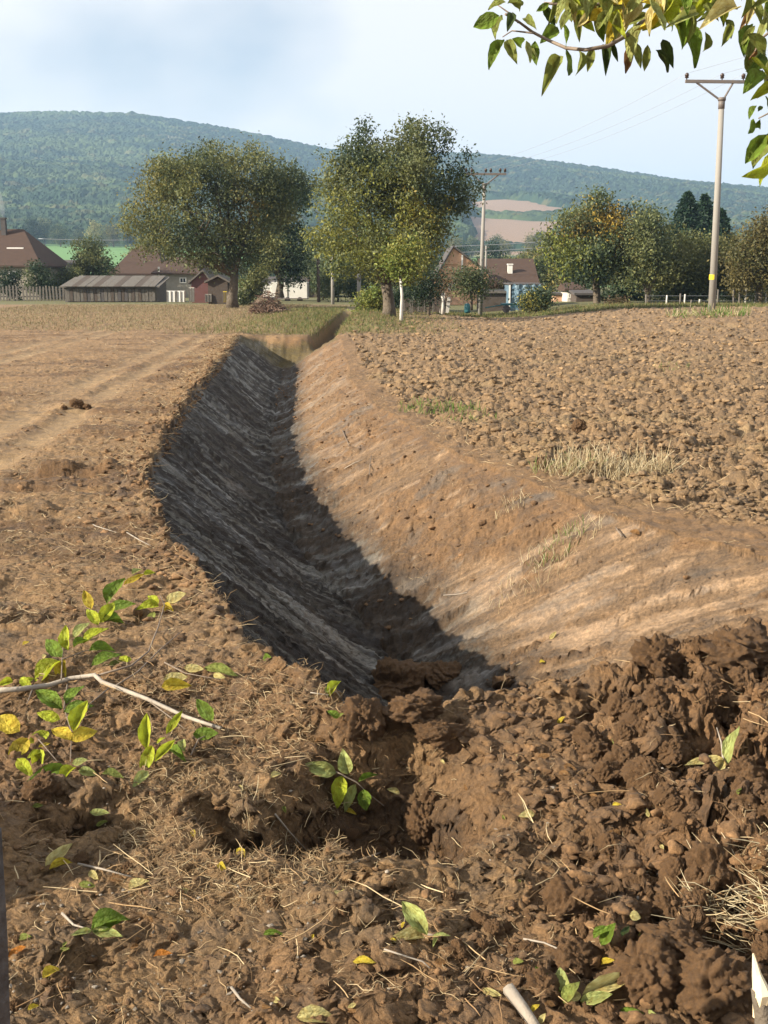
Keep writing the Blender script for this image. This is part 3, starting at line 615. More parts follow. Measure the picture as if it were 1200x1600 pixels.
# far grass and stubble
x = rs.uniform(-21, -4.4, 26000); y = rs.uniform(34, 68, 26000); P = np.c_[x, y, T(x, y)]; n = len(P); pal = np.array([(.34, .25, .14), (.27, .20, .11), (.22, .21, .09), (.38, .30, .17)])*.68
blades('stubble', P, .05+.08*rs.rand(n), np.full(n, .02), pal[rs.randint(4, size=n)], up=.4+1.0*rs.rand(n), curl=.4, seg=1, label='dry pale stubble meadow on the far left', cat='stubble')
x = rs.normal(-1.9, 2.0, 17000); y = rs.uniform(31.8, 62, 17000); ok = (np.abs(x+1.75) > .3) & (np.abs(x+1.9) < 4.5); x, y = x[ok], y[ok]; P = np.c_[x, y, T(x, y)]; n = len(P); pal = np.array([(.10, .15, .035), (.15, .17, .05), (.28, .21, .10), (.20, .19, .07)])
blades('verge_grass', P, .06+.12*rs.rand(n), np.full(n, .016), pal[rs.randint(4, size=n)], up=.5+1.0*rs.rand(n), curl=.4, seg=1, mt=M['foliage'], label='green grass round the head of the ditch', cat='grass')
x = rs.uniform(-1, 26, 16000); e = 48.5+9*np.clip((8-x)/8, 0, 1); y = e-.2+rs.rand(16000)**1.5*8; P = np.c_[x, y, T(x, y)]
blades('field_edge_grass', P, .06+.12*rs.rand(16000), np.full(16000, .02), pal[rs.randint(4, size=16000)], up=.5+1.0*rs.rand(16000), curl=.4, seg=1, mt=M['foliage'], label='green grass strip behind the ploughed field', cat='grass')
# pebbles
P = zonepts(260, [(0, 500, 1400, 1600, .5), (0, 900, 1200, 1600, .3), (780, 1200, 1050, 1600, .2)]); sz = .0015+.0045*rs.rand(len(P))**2
clodfield('pebbles', P, sz, 2, np.tile((.34, .29, .23), (len(P), 1))*(.5+.6*rs.rand(len(P), 1)), label='tiny pale pebbles in the lower left soil', cat='pebbles')
# ------------------------------------------------------------------ trees
def leafquads(P, size, cols, droop=.4):
    n = len(P); d = rs.normal(size=(n, 3)); d[:, 2] -= droop; d /= np.linalg.norm(d, axis=1)[:, None]
    r = rs.normal(size=(n, 3)); s_ = np.cross(d, r); s_ /= np.linalg.norm(s_, axis=1)[:, None]; nn = np.cross(d, s_)
    L_ = size[:, None]; V = np.stack([P, P+d*L_*.5+s_*L_*.27, P+d*L_+nn*L_*.12, P+d*L_*.5-s_*L_*.27], 1).reshape(-1, 3)
    return V, np.arange(4*n).reshape(n, 4), np.repeat(cols, 4, 0)
def crown(blobs, n, size, pal, clump=.32, per=14, shell=.45, seed=0, accents=()):
    """blobs: centre and radii in metres.  leaves in clumps through the blobs, thinner towards the outside"""
    B = np.array(blobs, float); ex = []
    for q in B:
        for _ in range(4):
            d_ = rs.normal(size=3); d_ /= np.linalg.norm(d_); f_ = .2+.22*rs.rand(); ex.append([*(q[:3]+d_*q[3:6]*(.85+.25*rs.rand())), *(q[3:6]*f_)])
    B = np.concatenate([B*np.array([1, 1, 1, .9, .9, .9]), np.array(ex)]); w = (B[:, 3]*B[:, 4]*B[:, 5])**.72; w /= w.sum(); nc_ = max(1, n//per); which = rs.choice(len(B), nc_, p=w)
    d = rs.normal(size=(nc_, 3)); d /= np.linalg.norm(d, axis=1)[:, None]; r = rs.rand(nc_)**shell*(1+.18*rs.normal(size=nc_)*.6)
    C_ = B[which, :3]+d*r[:, None]*B[which, 3:6]
    pal = np.array(pal); h = fbm(C_[:, 0]*.7+C_[:, 1]*.4+seed, C_[:, 2]*.7-C_[:, 1]*.3, 600+seed, 3)
    ci = np.clip(((h+.5)*len(pal)+rs.normal(size=nc_)*.7).astype(int), 0, len(pal)-1); cc = pal[ci]*(.75+.5*rs.rand(nc_, 1))
    for (ax, ay, az, ar, ac) in accents:
        m = np.exp(-(((C_-np.array([ax, ay, az]))/ar)**2).sum(1)) > rs.rand(nc_); cc[m] = np.array(ac)*(.8+.4*rs.rand(m.sum(), 1))
    P = np.repeat(C_, per, 0)+rs.normal(size=(nc_*per, 3))*clump*np.array([1, 1, .75]); cols = np.repeat(cc, per, 0)*(.75+.5*rs.rand(nc_*per, 1))
    return leafquads(P, size*(.6+.8*rs.rand(len(P))), cols)
def tree(name, label, cat, px, base, Y, blobs, n, size, pal, r=.18, top=None, fork=None, group=None, barkm='bark', accents=(), clump=.32, per=14, limbs=True, shell=.45, lean=0, seed=0, depth=1.0):
    """blobs in photo pixels: (px, py, rx, ry[, dy metres])"""
    b = AT(px, base, Y); root = empty(name, b, label, cat, group); m_ = Y/FPX
    BL = []
    for q in blobs:
        c = AT(q[0], q[1], Y)-b; dy = q[4] if len(q) > 4 else 0; BL.append((c.x, dy, c.z, q[2]*m_, max(q[2], q[3])*.85*m_*depth, q[3]*m_))
    AC = [(*(lambda c: (c.x, c.y-.5, c.z))(AT(q[0], q[1], Y)-b), q[2]*m_, q[3]) for q in accents]
    V, F, C_ = crown(BL, n, size, pal, clump, per, shell, seed, AC)
    link('crown', npmesh('crown', V, F, M['foliage'], C_), root, kind='stuff')
    tm = MB(); t_ = AT(top[0], top[1], Y)-b if top else Vector((0, 0, .4*max(q[2] for q in BL)))
    pts = [Vector((0, 0, -.15)), Vector((lean*.2, 0, t_.z*.25)), Vector((t_.x*.5+.04, .03, t_.z*.6)), t_]
    tm.tube(pts, [r*1.45, r*1.05, r*.95, r*.85], 10, jit=.14); tm.build('trunk', M[barkm], root, True)
    if limbs:
        for q in BL[:9]:
            lm = MB(); e = Vector(q[:3]); e = t_+(e-t_)*.95; mid = t_.lerp(e, .5)+Vector((random.uniform(-.2, .2), random.uniform(-.2, .2), -.12*(e-t_).length*.4)); q1 = t_.lerp(mid, .5)+Vector((0, 0, .05))
            lm.tube([t_-Vector((0, 0, .1)), q1, mid, e], [r*.62, r*.5, r*.36, r*.1], 7, jit=.1)
            for k in range(4):
                s_ = mid.lerp(e, .25*k); d = Vector((random.uniform(-1, 1), random.uniform(-1, 1), random.uniform(-.1, 1))); d *= q[3]*.7
                lm.tube([s_, s_+d*.5+Vector((0, 0, .1)), s_+d], [r*.22, r*.15, r*.05], 5)
            lm.build('limb', M['bark' if barkm == 'lime' else barkm], root, True)
    return root
OLV = [(.060, .080, .034), (.105, .122, .050), (.145, .158, .056), (.175, .175, .062)]
GRD = [(.040, .063, .032), (.068, .094, .044), (.100, .126, .055), (.142, .155, .062)]
DGR = [(.020, .038, .018), (.028, .050, .022), (.040, .062, .026)]
YGR = [(.13, .17, .035), (.19, .21, .045), (.25, .24, .05), (.10, .13, .03)]
YEL = (.42, .30, .06); ORG = (.40, .20, .05)
tree('walnut_tree', 'broad olive-green walnut tree at the end of the stubble, left of the track', 'tree', 363, 476, 60,
     [(262, 300, 60, 60), (338, 285, 82, 62, -.5), (405, 295, 62, 66), (226, 345, 34, 36), (300, 355, 78, 44, -.8), (385, 375, 62, 56), (262, 262, 34, 26), (242, 375, 38, 26), (345, 250, 60, 32), (430, 310, 36, 50), (330, 400, 70, 26, -.6)], clump=.26, per=18, n=46000, size=.14, pal=OLV, r=.26, top=(366, 428),
     accents=[(230, 300, 40, (.17, .155, .04)), (385, 330, 22, (.20, .16, .045))], shell=.5, seed=1)
tree('walnut_tree', 'darker walnut tree close behind the broad left one, its trunk beside the white trailer', 'tree', 437, 462, 76,
     [(440, 330, 42, 56), (425, 390, 50, 45), (462, 385, 30, 40), (440, 280, 28, 30), (400, 410, 30, 28), (455, 420, 26, 22)], 14000, .19, DGR, .24, (438, 430), shell=.5, seed=2)
tree('walnut_tree', 'tall walnut tree with yellowing lower leaves in the centre, behind the white sapling', 'tree', 608, 495, 45,
     [(600, 270, 84, 60), (640, 235, 54, 36, .3), (555, 240, 26, 30), (530, 275, 42, 38), (660, 300, 72, 56, .5), (545, 335, 62, 48, -.8), (600, 385, 84, 46, -1.2), (660, 362, 44, 50), (715, 300, 34, 40), (570, 208, 22, 18), (650, 205, 30, 22), (692, 215, 18, 24), (730, 240, 10, 12), (520, 385, 40, 28, -.6), (610, 415, 60, 26, -1), (635, 330, 60, 50)],
     52000, .12, GRD, .24, (602, 440), accents=[(590, 385, 75, (.19, .20, .04)), (530, 350, 50, (.20, .20, .045)), (655, 395, 50, (.20, .19, .045)), (650, 325, 22, (.30, .24, .05)), (640, 270, 30, (.12, .13, .04))], clump=.20, per=16, shell=.5, seed=3)
tree('whitewashed_sapling', 'slim whitewashed sapling in front of the tall central walnut', 'tree', 627, 503, 40, [(625, 415, 24, 20), (640, 395, 20, 22), (612, 400, 20, 18)], 2200, .12, YGR, .055, (626, 436), barkm='lime', clump=.2, seed=4)
# right hand gardens
tree('orchard_tree', 'large garden tree with a dark trunk and orange-yellow top, left of the conifers', 'tree', 932, 488, 60,
     [(905, 355, 46, 36), (940, 335, 44, 28), (975, 365, 44, 36), (900, 405, 46, 36, -1), (950, 400, 50, 46, -.6), (870, 390, 28, 28), (985, 400, 30, 34)], 20000, .17, GRD, .20, (930, 430),
     accents=[(955, 352, 30, YEL), (900, 365, 22, (.30, .22, .06)), (885, 405, 36, (.20, .22, .045)), (945, 395, 20, (.28, .26, .05))], seed=5)
tree('orchard_tree', 'greyish bushy tree on a forked trunk just right of the large garden tree', 'tree', 1010, 488, 58, [(1010, 390, 34, 40), (1030, 420, 34, 34), (990, 425, 26, 30), (1012, 350, 24, 24)], 9000, .15, OLV, .16, (1012, 460), seed=6)
tree('orchard_tree', 'olive garden tree left of the near pole', 'tree', 1058, 486, 60, [(1060, 400, 36, 40), (1080, 430, 34, 34), (1045, 440, 26, 26)], 9000, .15, OLV, .13, (1060, 462), seed=7)
tree('orchard_tree', 'low olive tree directly behind the near pole', 'tree', 1100, 484, 62, [(1098, 395, 34, 34), (1120, 425, 34, 36), (1090, 445, 28, 24)], 8500, .15, OLV, .12, (1098, 460), seed=8)
tree('orchard_tree', 'tall brownish tree at the right edge of the photo', 'tree', 1188, 484, 56, [(1180, 385, 36, 44), (1210, 360, 40, 40), (1165, 420, 30, 34), (1200, 430, 40, 34)], 11000, .15, [(.10, .085, .03), (.14, .115, .04), (.08, .08, .028)], .16, (1186, 455), seed=9)
tree('orchard_tree', 'small brown-green tree right of the near pole', 'tree', 1145, 484, 60, [(1142, 400, 26, 36), (1150, 435, 28, 28)], 6000, .15, [(.09, .09, .03), (.12, .11, .035), (.07, .08, .028)], .12, (1146, 462), seed=10)
tree('pruned_tree', 'small pruned tree with a dense round head in front of the peach gable', 'tree', 736, 480, 56, [(732, 437, 26, 18), (745, 450, 18, 14)], 3600, .12, OLV, .08, (736, 460), seed=11)
tree('fruit_tree', 'thin reddish fruit tree with a white trunk left of the small pruned tree', 'tree', 692, 486, 54, [(684, 445, 15, 14), (672, 440, 12, 14)], 1000, .12, [(.12, .075, .035), (.09, .08, .03)], .07, (690, 458), barkm='lime', seed=12)
tree('fruit_tree', 'thin dark fruit tree with a bare stem under the right side of the central walnut', 'tree', 670, 490, 52, [(668, 440, 22, 26), (655, 455, 18, 20)], 2600, .12, DGR, .07, (670, 462), seed=13)
for q in ((1066, 302, 30, 'leftmost conifer of the three rising above the orchard', 92), (1092, 306, 30, 'middle conifer of the three rising above the orchard', 96), (1118, 330, 26, 'rightmost and lowest conifer above the orchard, beside the near pole', 90)):
    px, top, wpx, lab, Yc = q; b = AT(px, 470, Yc); root = empty('conifer', b, lab, 'tree'); h = AT(px, top, Yc).z-b.z; rad = wpx*1.9*Yc/FPX
    m_ = MB(); m_.tube([(0, 0, -.2), (0, 0, h*.5), (0, 0, h*.97)], [.2, .12, .02], 7); m_.build('trunk', M['bark'], root, True)
    n = 9000; tt = rs.rand(n)**.75; zz = h*(.05+.95*tt); lay = (zz*2.2) % 1; an = rs.rand(n)*6.28; rr_ = rad*(1-tt)**.6*(.45+.55*lay[::-1]*0+.55*(1-lay))*rs.rand(n)**.45*(1+.25*np.sin(an*5+zz*3)); P = np.c_[rr_*np.cos(an), rr_*np.sin(an), zz-rr_*.25]
    V, F, C_ = leafquads(P, .22+.2*rs.rand(n), np.array(DGR)[rs.randint(3, size=n)]*np.array([.75, .95, 1.1]), .6); link('crown', npmesh('crown', V, F, M['foliage'], C_), root, kind='stuff')
def bush(label, px, base, Y, blobs, n, pal, size=.12, name='shrub', group=None, seed=0, cat='shrub', clump=.2, **k):
    return tree(name, label, cat, px, base, Y, blobs, n, size, pal, .05, (px, base-8), limbs=False, group=group, clump=clump, seed=seed, **k)
bush('rounded yellow and dark-green shrub at the field edge beside the blue shed', 838, 490, 54, [(832, 468, 14, 18), (850, 470, 14, 18)], 3600, GRD, accents=[(828, 470, 14, (.32, .28, .06))], seed=20)
bush('low reddish bush between the two orchard trunks', 965, 488, 57, [(962, 477, 20, 10)], 1400, [(.12, .06, .045), (.09, .07, .035)], seed=21)
bush('dark shaded bush under the large garden tree', 985, 488, 66, [(975, 455, 24, 26), (995, 465, 20, 20), (950, 470, 20, 18)], 5000, DGR, .16, seed=22)
bush('leafy bush at the foot of the trees left of the near pole', 1050, 488, 62, [(1040, 475, 26, 12), (1075, 470, 26, 14)], 3400, OLV, seed=23)
bush('leafy bush along the fence at the right edge', 1175, 486, 64, [(1160, 468, 26, 20), (1200, 465, 26, 24)], 4200, OLV, seed=24)
bush('clipped dark round shrub at the far left by the picket fence', 14, 470, 82, [(15, 440, 20, 24)], 2600, DGR, .16, seed=25)
bush('green bush in front of the left house', 62, 468, 84, [(60, 435, 26, 22), (72, 452, 18, 14)], 3600, GRD, .16, seed=26)
bush('pale bush behind the long wooden shed', 98, 466, 88, [(100, 442, 20, 18), (118, 430, 14, 12)], 2600, OLV, .16, seed=27)
tree('garden_tree', 'rounded garden tree rising above the long wooden shed', 'tree', 146, 462, 92, [(143, 400, 28, 26), (128, 420, 24, 20), (162, 420, 22, 24), (145, 380, 14, 8)], 7500, .18, OLV, .15, (146, 440), seed=28)
bush('olive shrub between the left walnut trunk and the brush pile', 392, 472, 66, [(392, 447, 22, 20), (384, 462, 18, 12), (405, 435, 14, 14)], 4200, OLV, .14, seed=29)
bush('green hedge bush behind the thin poles along the track', 528, 468, 78, [(520, 450, 20, 20), (545, 440, 22, 26), (560, 452, 18, 18)], 5200, GRD, .16, seed=30)
bush('yellow-green hedge beside the central walnut trunk', 584, 488, 52, [(585, 468, 17, 18), (572, 474, 12, 14), (596, 474, 10, 14)], 3800, YGR, .12, seed=31, barkm='bark')
bush('dark hedge right of the central walnut trunk', 650, 488, 60, [(645, 468, 26, 20), (675, 470, 24, 18), (625, 470, 18, 18)], 5200, DGR, .14, seed=32)
bush('dull green shrub by the dark house behind the track', 505, 466, 84, [(500, 440, 16, 24), (512, 425, 14, 18)], 3000, GRD, .18, seed=33)
bush('dark bush behind the shaded open shed', 770, 470, 72, [(765, 446, 14, 9), (786, 448, 12, 8)], 1100, [(.08, .05, .03), (.06, .06, .03)], .14, seed=34)
# distant trees, each one a thing: a line behind the village and at the foot of the hill
dt = []
for i in range(5):
    V, F, C_ = crown([(0, 0, 4.2, 2.6, 2.6, 2.6), (-1.2, 0, 3, 2, 2, 2), (1.3, 0, 3.2, 2, 2, 2.1), (.2, 0, 5.8, 1.6, 1.6, 1.4)], 2600, .38, (GRD, OLV, GRD, DGR, [(.13, .13, .04), (.20, .17, .05), (.10, .11, .035)])[i], .5, 10, .4, 40+i)
    me = npmesh('crown', V, F, M['foliage'], C_); t_ = MB(); t_.tube([(0, 0, -.8), (0, 0, 3)], [.22, .14], 6); tm_ = t_.build('trunk', M['bark']); tme = tm_.data; bpy.data.objects.remove(tm_); dt.append((me, tme))
random.seed(21)
ci = []
for px in range(-60, 1300, 17):
    Yd = random.uniform(170, 300); ci.append((px+random.uniform(-8, 8), Yd, random.uniform(.75, 1.25)))
for px in range(640, 1300, 16): ci.append((px+random.uniform(-8, 8), random.uniform(96, 135), random.uniform(.5, .95 if px > 850 else .5)))
for px in range(470, 660, 15): ci.append((px+random.uniform(-6, 6), random.uniform(92, 125), random.uniform(.6, .85)))
for px in range(40, 330, 24): ci.append((px+random.uniform(-8, 8), random.uniform(120, 150), random.uniform(.35, .6)))
for px in range(-40, 1250, 26): ci.append((px+random.uniform(-8, 8), random.uniform(560, 585), random.uniform(.9, 1.9)))
for i, (px, Yd, sc_) in enumerate(ci):
    if 100 < Yd < 310 and 60 < px < 215: continue
    X_ = (px-600)/FPX*Yd*1.0; zb = float(T(np.array([X_]), np.array([Yd]))[0]); k = random.randrange(5) if random.random() < .9 else 4
    far_ = Yd > 400; mid_ = Yd > 160
    root = empty('distant_tree', (X_, Yd, zb), 'hazy tree in the far row at the foot of the hill' if far_ else ('dull green tree in the middle row beyond the village' if mid_ else 'leafy tree standing behind the village gardens'), 'tree', 'trees at the foot of the hill' if far_ else ('trees beyond the village' if mid_ else 'trees behind the gardens'), random.uniform(0, 6))
    root.scale = (sc_*1.1, sc_*1.1, sc_); link('crown', dt[k][0], root, kind='stuff'); link('trunk', dt[k][1], root)
tree('yellow_tree', 'single yellowing tree standing out against the dark foot of the hill, far left', 'tree', 148, 378, 540, [(147, 360, 10, 9), (150, 354, 7, 6)], 900, .8, [(.30, .26, .10), (.22, .22, .09)], .3, (148, 368), clump=1.0, limbs=False, seed=60)

# ------------------------------------------------------------------ poles and wires
def pole(px, base, top, Y, arm, rpx0, rpx1, nins, label, topx, band=None):
    b = AT(px, base, Y); b.z = float(T(np.array([b.x]), np.array([b.y]))[0]) if Y > 45 else b.z
    root = empty('power_pole', b, label, 'power pole', 'concrete power poles'); tp = AT(topx, top, Y)-b; m_ = Y/FPX
    cap = tp+Vector((-.0, 0, -(.10*tp.z)*1.0)); shaft_top = AT(topx-.0, top+arm[2], Y)-b
    q = MB(); q.tube([(0, 0, -.4), shaft_top*.5, shaft_top], [rpx0*m_, (rpx0+rpx1)/2*m_, rpx1*m_], 14); q.build('shaft', M['concrete'], root, True)
    q = MB(); q.tube([shaft_top-Vector((0, 0, .32)), shaft_top-Vector((0, 0, .02))], [rpx1*m_*1.22]*2, 12); q.tube([shaft_top-Vector((0, 0, .05)), shaft_top+Vector((0, 0, .05))], [rpx1*m_*1.5]*2, 12); q.build('collar', M['metal'], root, True)
    x0 = AT(arm[0], arm[3], Y)-b; x1 = AT(arm[1], arm[4], Y)-b; mid = (x0+x1)/2
    q = MB(); L_ = (x1-x0).length; q.box(mid, (L_, .10, .10), 0, tilt=(0, -math.atan2((x1-x0).z, L_), 0)); q.build('crossarm', M['metal'], root)
    for s_ in (-1, 1):
        q = MB(); q.tube([shaft_top+Vector((s_*.03, 0, -.05)), mid+(x1-x0)*.36*s_*(.86)+Vector((0, .0, -.04))], [.035, .035], 6); q.build('brace', M['metal'], root)
    pts = []
    for f in nins:
        c = x0.lerp(x1, f); q = MB(); q.tube([c, c+Vector((0, 0, .10)), c+Vector((0, 0, .11)), c+Vector((0, 0, .17)), c+Vector((0, 0, .18)), c+Vector((0, 0, .25)), c+Vector((0, 0, .28))], [.02, .02, .07, .055, .075, .06, .02], 10); q.build('insulator', M['ceramic'], root, True); pts.append(b+c+Vector((0, 0, .26)))
    if band:
        c = AT(px+band[0], band[1], Y)-b; q = MB(); q.tube([c, c+Vector((0, 0, .18))], [rpx0*m_*.93]*2, 14, cap=False); q.build('yellow_band', M['yellow'], root, True)
    return pts
A_ = pole(1112, 492, 118, 40, (1071, 1163, 37, 127, 128), 5.9, 3.9, (.02, .62, .98), 'tall near concrete power pole with V-braced crossarm at the right', 1128, (1.4, 437))
B_ = pole(750, 492, 264, 57, (727, 791, 24, 272, 272), 3.6, 2.2, (.02, .16, .50, .62, .85, .97), 'farther concrete power pole with double insulators, right of the central walnut', 757, (.2, 456))
def wire(p, q, sag, label, r=.0045, group='wires between the poles'):
    m_ = MB(); m_.tube([p.lerp(q, t)-Vector((0, 0, sag*4*t*(1-t))) for t in np.linspace(0, 1, 17)], [r]*17, 5); m_.build('power_wire', M['wire'], None, True, label=label, cat='wire', group=group)
wire(A_[0], B_[0], .35, 'overhead wire from the left insulator of the near pole')
wire(A_[1], B_[2], .35, 'overhead wire from the middle insulator of the near pole')
wire(A_[2], B_[5], .35, 'overhead wire from the right insulator of the near pole')
off = Vector((11, -30, 1.0))
for i, lb in enumerate(('left', 'middle', 'right')): wire(A_[i], A_[i]+off, .3, f'overhead wire leaving the {lb} insulator of the near pole towards the viewer')
for (x0, y0, x1, y1, Y0, lb) in ((60, 373, 205, 375, 98, 'pale cable crossing in front of the dark forest at far left'), (705, 385, 870, 376, 88, 'upper pale cable above the village roofs on the right'), (705, 395, 870, 385, 88, 'lower pale cable above the village roofs on the right')):
    wire(AT(x0, y0, Y0), AT(x1, y1, Y0), .05, lb, .022, 'village cables')
for (px, base, top, Y0, r, mt_, lb) in ((520, 476, 398, 70, .10, 'concrete', 'thin pale concrete pole by the track, left of the central walnut'), (561, 484, 428, 64, .12, 'concrete', 'short pale pole between the hedge and the dark bin'), (498, 474, 402, 76, .11, 'darkwood', 'dark wooden pole by the track beside the pink gable'), (758, 470, 384, 86, .08, 'concrete', 'thin cable pole behind the farther power pole')):
    b = AT(px, base, Y0); h = AT(px, top, Y0).z-b.z; root = empty('utility_pole', b, lb, 'pole'); q = MB(); q.tube([(0, 0, -.3), (0, 0, h*.5), (0, 0, h)], [r*1.2, r*1.05, r*.85], 10); q.build('shaft', M[mt_], root, True); q = MB(); q.tube([(0, 0, h-.35), (0, 0, h-.25)], [r*1.25]*2, 8); q.box((0, 0, h-.12), (.5, .06, .06)); q.build('bracket', M['metal'], root)

# ------------------------------------------------------------------ village
def solid(verts, faces, name, mt, parent, **k):
    return link(name, npmesh(name, verts, [np.array([f for f in faces if len(f) == 4]).reshape(-1, 4), np.array([f for f in faces if len(f) == 3]).reshape(-1, 3)], mt, (1, 1, 1)), parent, **k)
def house(name, label, cat, x0, x1, Y, dep, base, eave, ridge, kind, wm, rm, wins=(), chim=(), doors=(), ov=.35, rx=None, hip=.3, group=None, rt=.12):
    b = AT((x0+x1)/2, base, Y); root = empty(name, b, label, cat, group); w = (x1-x0)/FPX*Y; he = AT(x0, eave, Y).z-b.z
    hr = AT(x0, ridge, Y+(dep/2 if kind != 'gabley' else 0)).z-b.z; hw = w/2
    if kind == 'shed': hr = AT(x0, ridge, Y+dep).z-b.z
    # walls, with the gable when it has one
    V = [(-hw, 0, -.3), (hw, 0, -.3), (hw, dep, -.3), (-hw, dep, -.3), (-hw, 0, he), (hw, 0, he), (hw, dep, he), (-hw, dep, he)]; F = [(0, 1, 5, 4), (1, 2, 6, 5), (2, 3, 7, 6), (3, 0, 4, 7)]
    gx = 0 if rx is None else AT(rx, eave, Y).x-b.x
    if kind == 'gabley': V += [(gx, 0, hr-.05), (gx, dep, hr-.05)]; F += [(4, 5, 8), (6, 7, 9)]
    if kind == 'gablex': V += [(-hw, dep/2, hr-.05), (hw, dep/2, hr-.05)]; F += [(7, 4, 8), (5, 6, 9)]
    if kind == 'shed': V[6] = (hw, dep, hr-.04); V[7] = (-hw, dep, hr-.04)
    solid(V, F, 'wall', M[wm], root)
    t_ = rt
    if kind == 'gabley':
        for s_ in (-1, 1):
            ex = s_*(hw+ov); ez = he-ov*(hr-he)/(hw-s_*gx); q = [(gx, -ov, hr+t_), (gx, dep+ov, hr+t_), (ex, dep+ov, ez+t_), (ex, -ov, ez+t_)]; V = q+[(a_, b_, c_-t_) for a_, b_, c_ in q]
            if s_ < 0: V = [(a_-.002, b_, c_-.002) for a_, b_, c_ in V]
            solid(V, [(0, 1, 2, 3), (7, 6, 5, 4), (0, 3, 7, 4), (3, 2, 6, 7), (2, 1, 5, 6), (1, 0, 4, 5)], 'roof', M[rm], root)
    elif kind in ('gablex', 'hip'):
        hp = hip*w/2 if kind == 'hip' else -ov; A1 = (-hw+hp, dep/2, hr); A2 = (hw-hp, dep/2, hr); ez = he-ov*(hr-he)/(dep/2)
        E_ = [(-hw-ov, -ov, ez), (hw+ov, -ov, ez), (hw+ov, dep+ov, ez), (-hw-ov, dep+ov, ez)]; V = [*E_, A1, A2]+[(a_, b_, c_-t_) for a_, b_, c_ in E_]
        F = [(0, 1, 5, 4), (2, 3, 4, 5), (1, 2, 5), (3, 0, 4), (0, 6, 7, 1), (1, 7, 8, 2), (2, 8, 9, 3), (3, 9, 6, 0), (6, 9, 8, 7)]
        solid(V, F, 'roof', M[rm], root)
    elif kind == 'shed':
        q = [(-hw-ov, -ov, he+.03), (hw+ov, -ov, he+.03), (hw+ov, dep+ov, hr+.03), (-hw-ov, dep+ov, hr+.03)]; V = q+[(a_, b_, c_+t_) for a_, b_, c_ in q]
        solid(V, [(3, 2, 1, 0), (4, 5, 6, 7), (0, 1, 5, 4), (1, 2, 6, 5), (2, 3, 7, 6), (3, 0, 4, 7)], 'roof', M[rm], root)
    for (px, py, ww, hh) in wins:
        c = AT(px, py, Y)-b; W_, H_ = ww*Y/FPX, hh*Y/FPX; fr_ = MB()
        for (dx, dz, a1, a2) in ((-W_/2, 0, .07, H_+.07), (W_/2, 0, .07, H_+.07), (0, H_/2, W_-.07, .07), (0, -H_/2, W_-.07, .07), (0, 0, .05, H_-.07)): fr_.box((c.x+dx, -.03, c.z+dz), (a1, .06, a2))
        f_ = fr_.build('window', M['white'], root); q = MB(); q.box((c.x, -.012, c.z), (W_, .02, H_)); q.build('pane', M['glass'], f_)
    for (px, py, ww, hh, mm) in doors:
        c = AT(px, py, Y)-b; q = MB(); q.box((c.x, -.03, c.z), (ww*Y/FPX, .05, hh*Y/FPX)); q.build('door', M[mm], root)
    for (px, pt, pw, mm, dy) in chim:
        Yc = Y+dy; c0 = AT(px, pt, Yc)-b; W_ = pw*Yc/FPX; bot = he+.2*(hr-he); q = MB(); q.box((c0.x, dy, (c0.z+bot)/2), (W_, W_, c0.z-bot)); q.box((c0.x, dy, c0.z+.05), (W_*1.25, W_*1.25, .1)); q.build('chimney', M[mm], root)
    return root
# left side
h1 = house('village_house', 'house with brown tiled roof and smoking dark chimney at the far left edge', 'house', -60, 62, 86, 8, 470, 410, 358, 'hip', 'plaster', 'rooftile', wins=[(20, 430, 10, 12)], chim=[(5, 342, 7, 'darkroof', 3.4)], hip=.72)
d_ = MB(); c = AT(-1, 392, 84)-h1.location; d_.box((c.x, 2.2, c.z+.1), (1.3, 1.2, .5)); d_.build('dormer', M['white'], h1)
house('outbuilding', 'low outbuilding with dark roof between the left house and the garden tree', 'outbuilding', 80, 118, 92, 5, 466, 420, 406, 'gablex', 'darkwood', 'darkroof')
house('village_house', 'wide house with dull brown hipped roof behind the long shed', 'house', 180, 252, 98, 9, 466, 424, 384, 'hip', 'plaster', 'rooftile', hip=.55)
house('village_house', 'grey-green lower house wing beside the left walnut trunk', 'house', 246, 308, 94, 7, 466, 424, 402, 'hip', 'plaster', 'rooftile', wins=[(286, 438, 9, 7)], hip=.3, doors=[(249, 440, 2.5, 44, 'white')])
sh = house('long_shed', 'long low weathered wooden shed with sloping slab roof', 'shed', 103, 244, 76, 3.5, 471, 450, 435, 'shed', 'oldwood', 'oldwood', ov=.25, rt=.08)
n_ = 13
for i in range(n_):      # roof sheets and wall boards
    px = 103+(i+.5)*141/n_; c = AT(px, 450, 76)-sh.location; q = MB(); hh = AT(px, 435, 79.5).z-AT(px, 450, 76).z
    q.box((c.x, 1.6+random.uniform(-.05, .05), c.z+hh*.5+.14), (141/n_/FPX*76*.96, 4.0, .04), tilt=(math.atan2(hh, 3.5), 0, 0)); q.build('roof_sheet', M[('oldwood', 'darkwood', 'oldwood')[i % 3]], sh)
for i in range(26):
    px = 104+(i+.5)*139/26; c = AT(px, 462, 76)-sh.location; q = MB(); q.box((c.x, -.03-.02*(i % 2), .42), (.21, .035, .84+random.uniform(-.05, .02))); q.build('board', M[('darkwood', 'oldwood', 'darkwood', 'darkroof', 'oldwood')[random.randrange(5)]], sh)
house('red_lean_to', 'small shed with ribbed red sheet wall and slanting white boards by the left walnut', 'shed', 300, 330, 74, 3, 472, 440, 424, 'gabley', 'redroof', 'oldwood', ov=.2, rx=318)
rr_ = house('open_porch', 'little open porch with a pale tilted gable next to the left walnut trunk', 'porch', 326, 356, 70, 2.5, 473, 440, 432, 'gabley', 'darkwood', 'oldwood', ov=.2, rx=341)
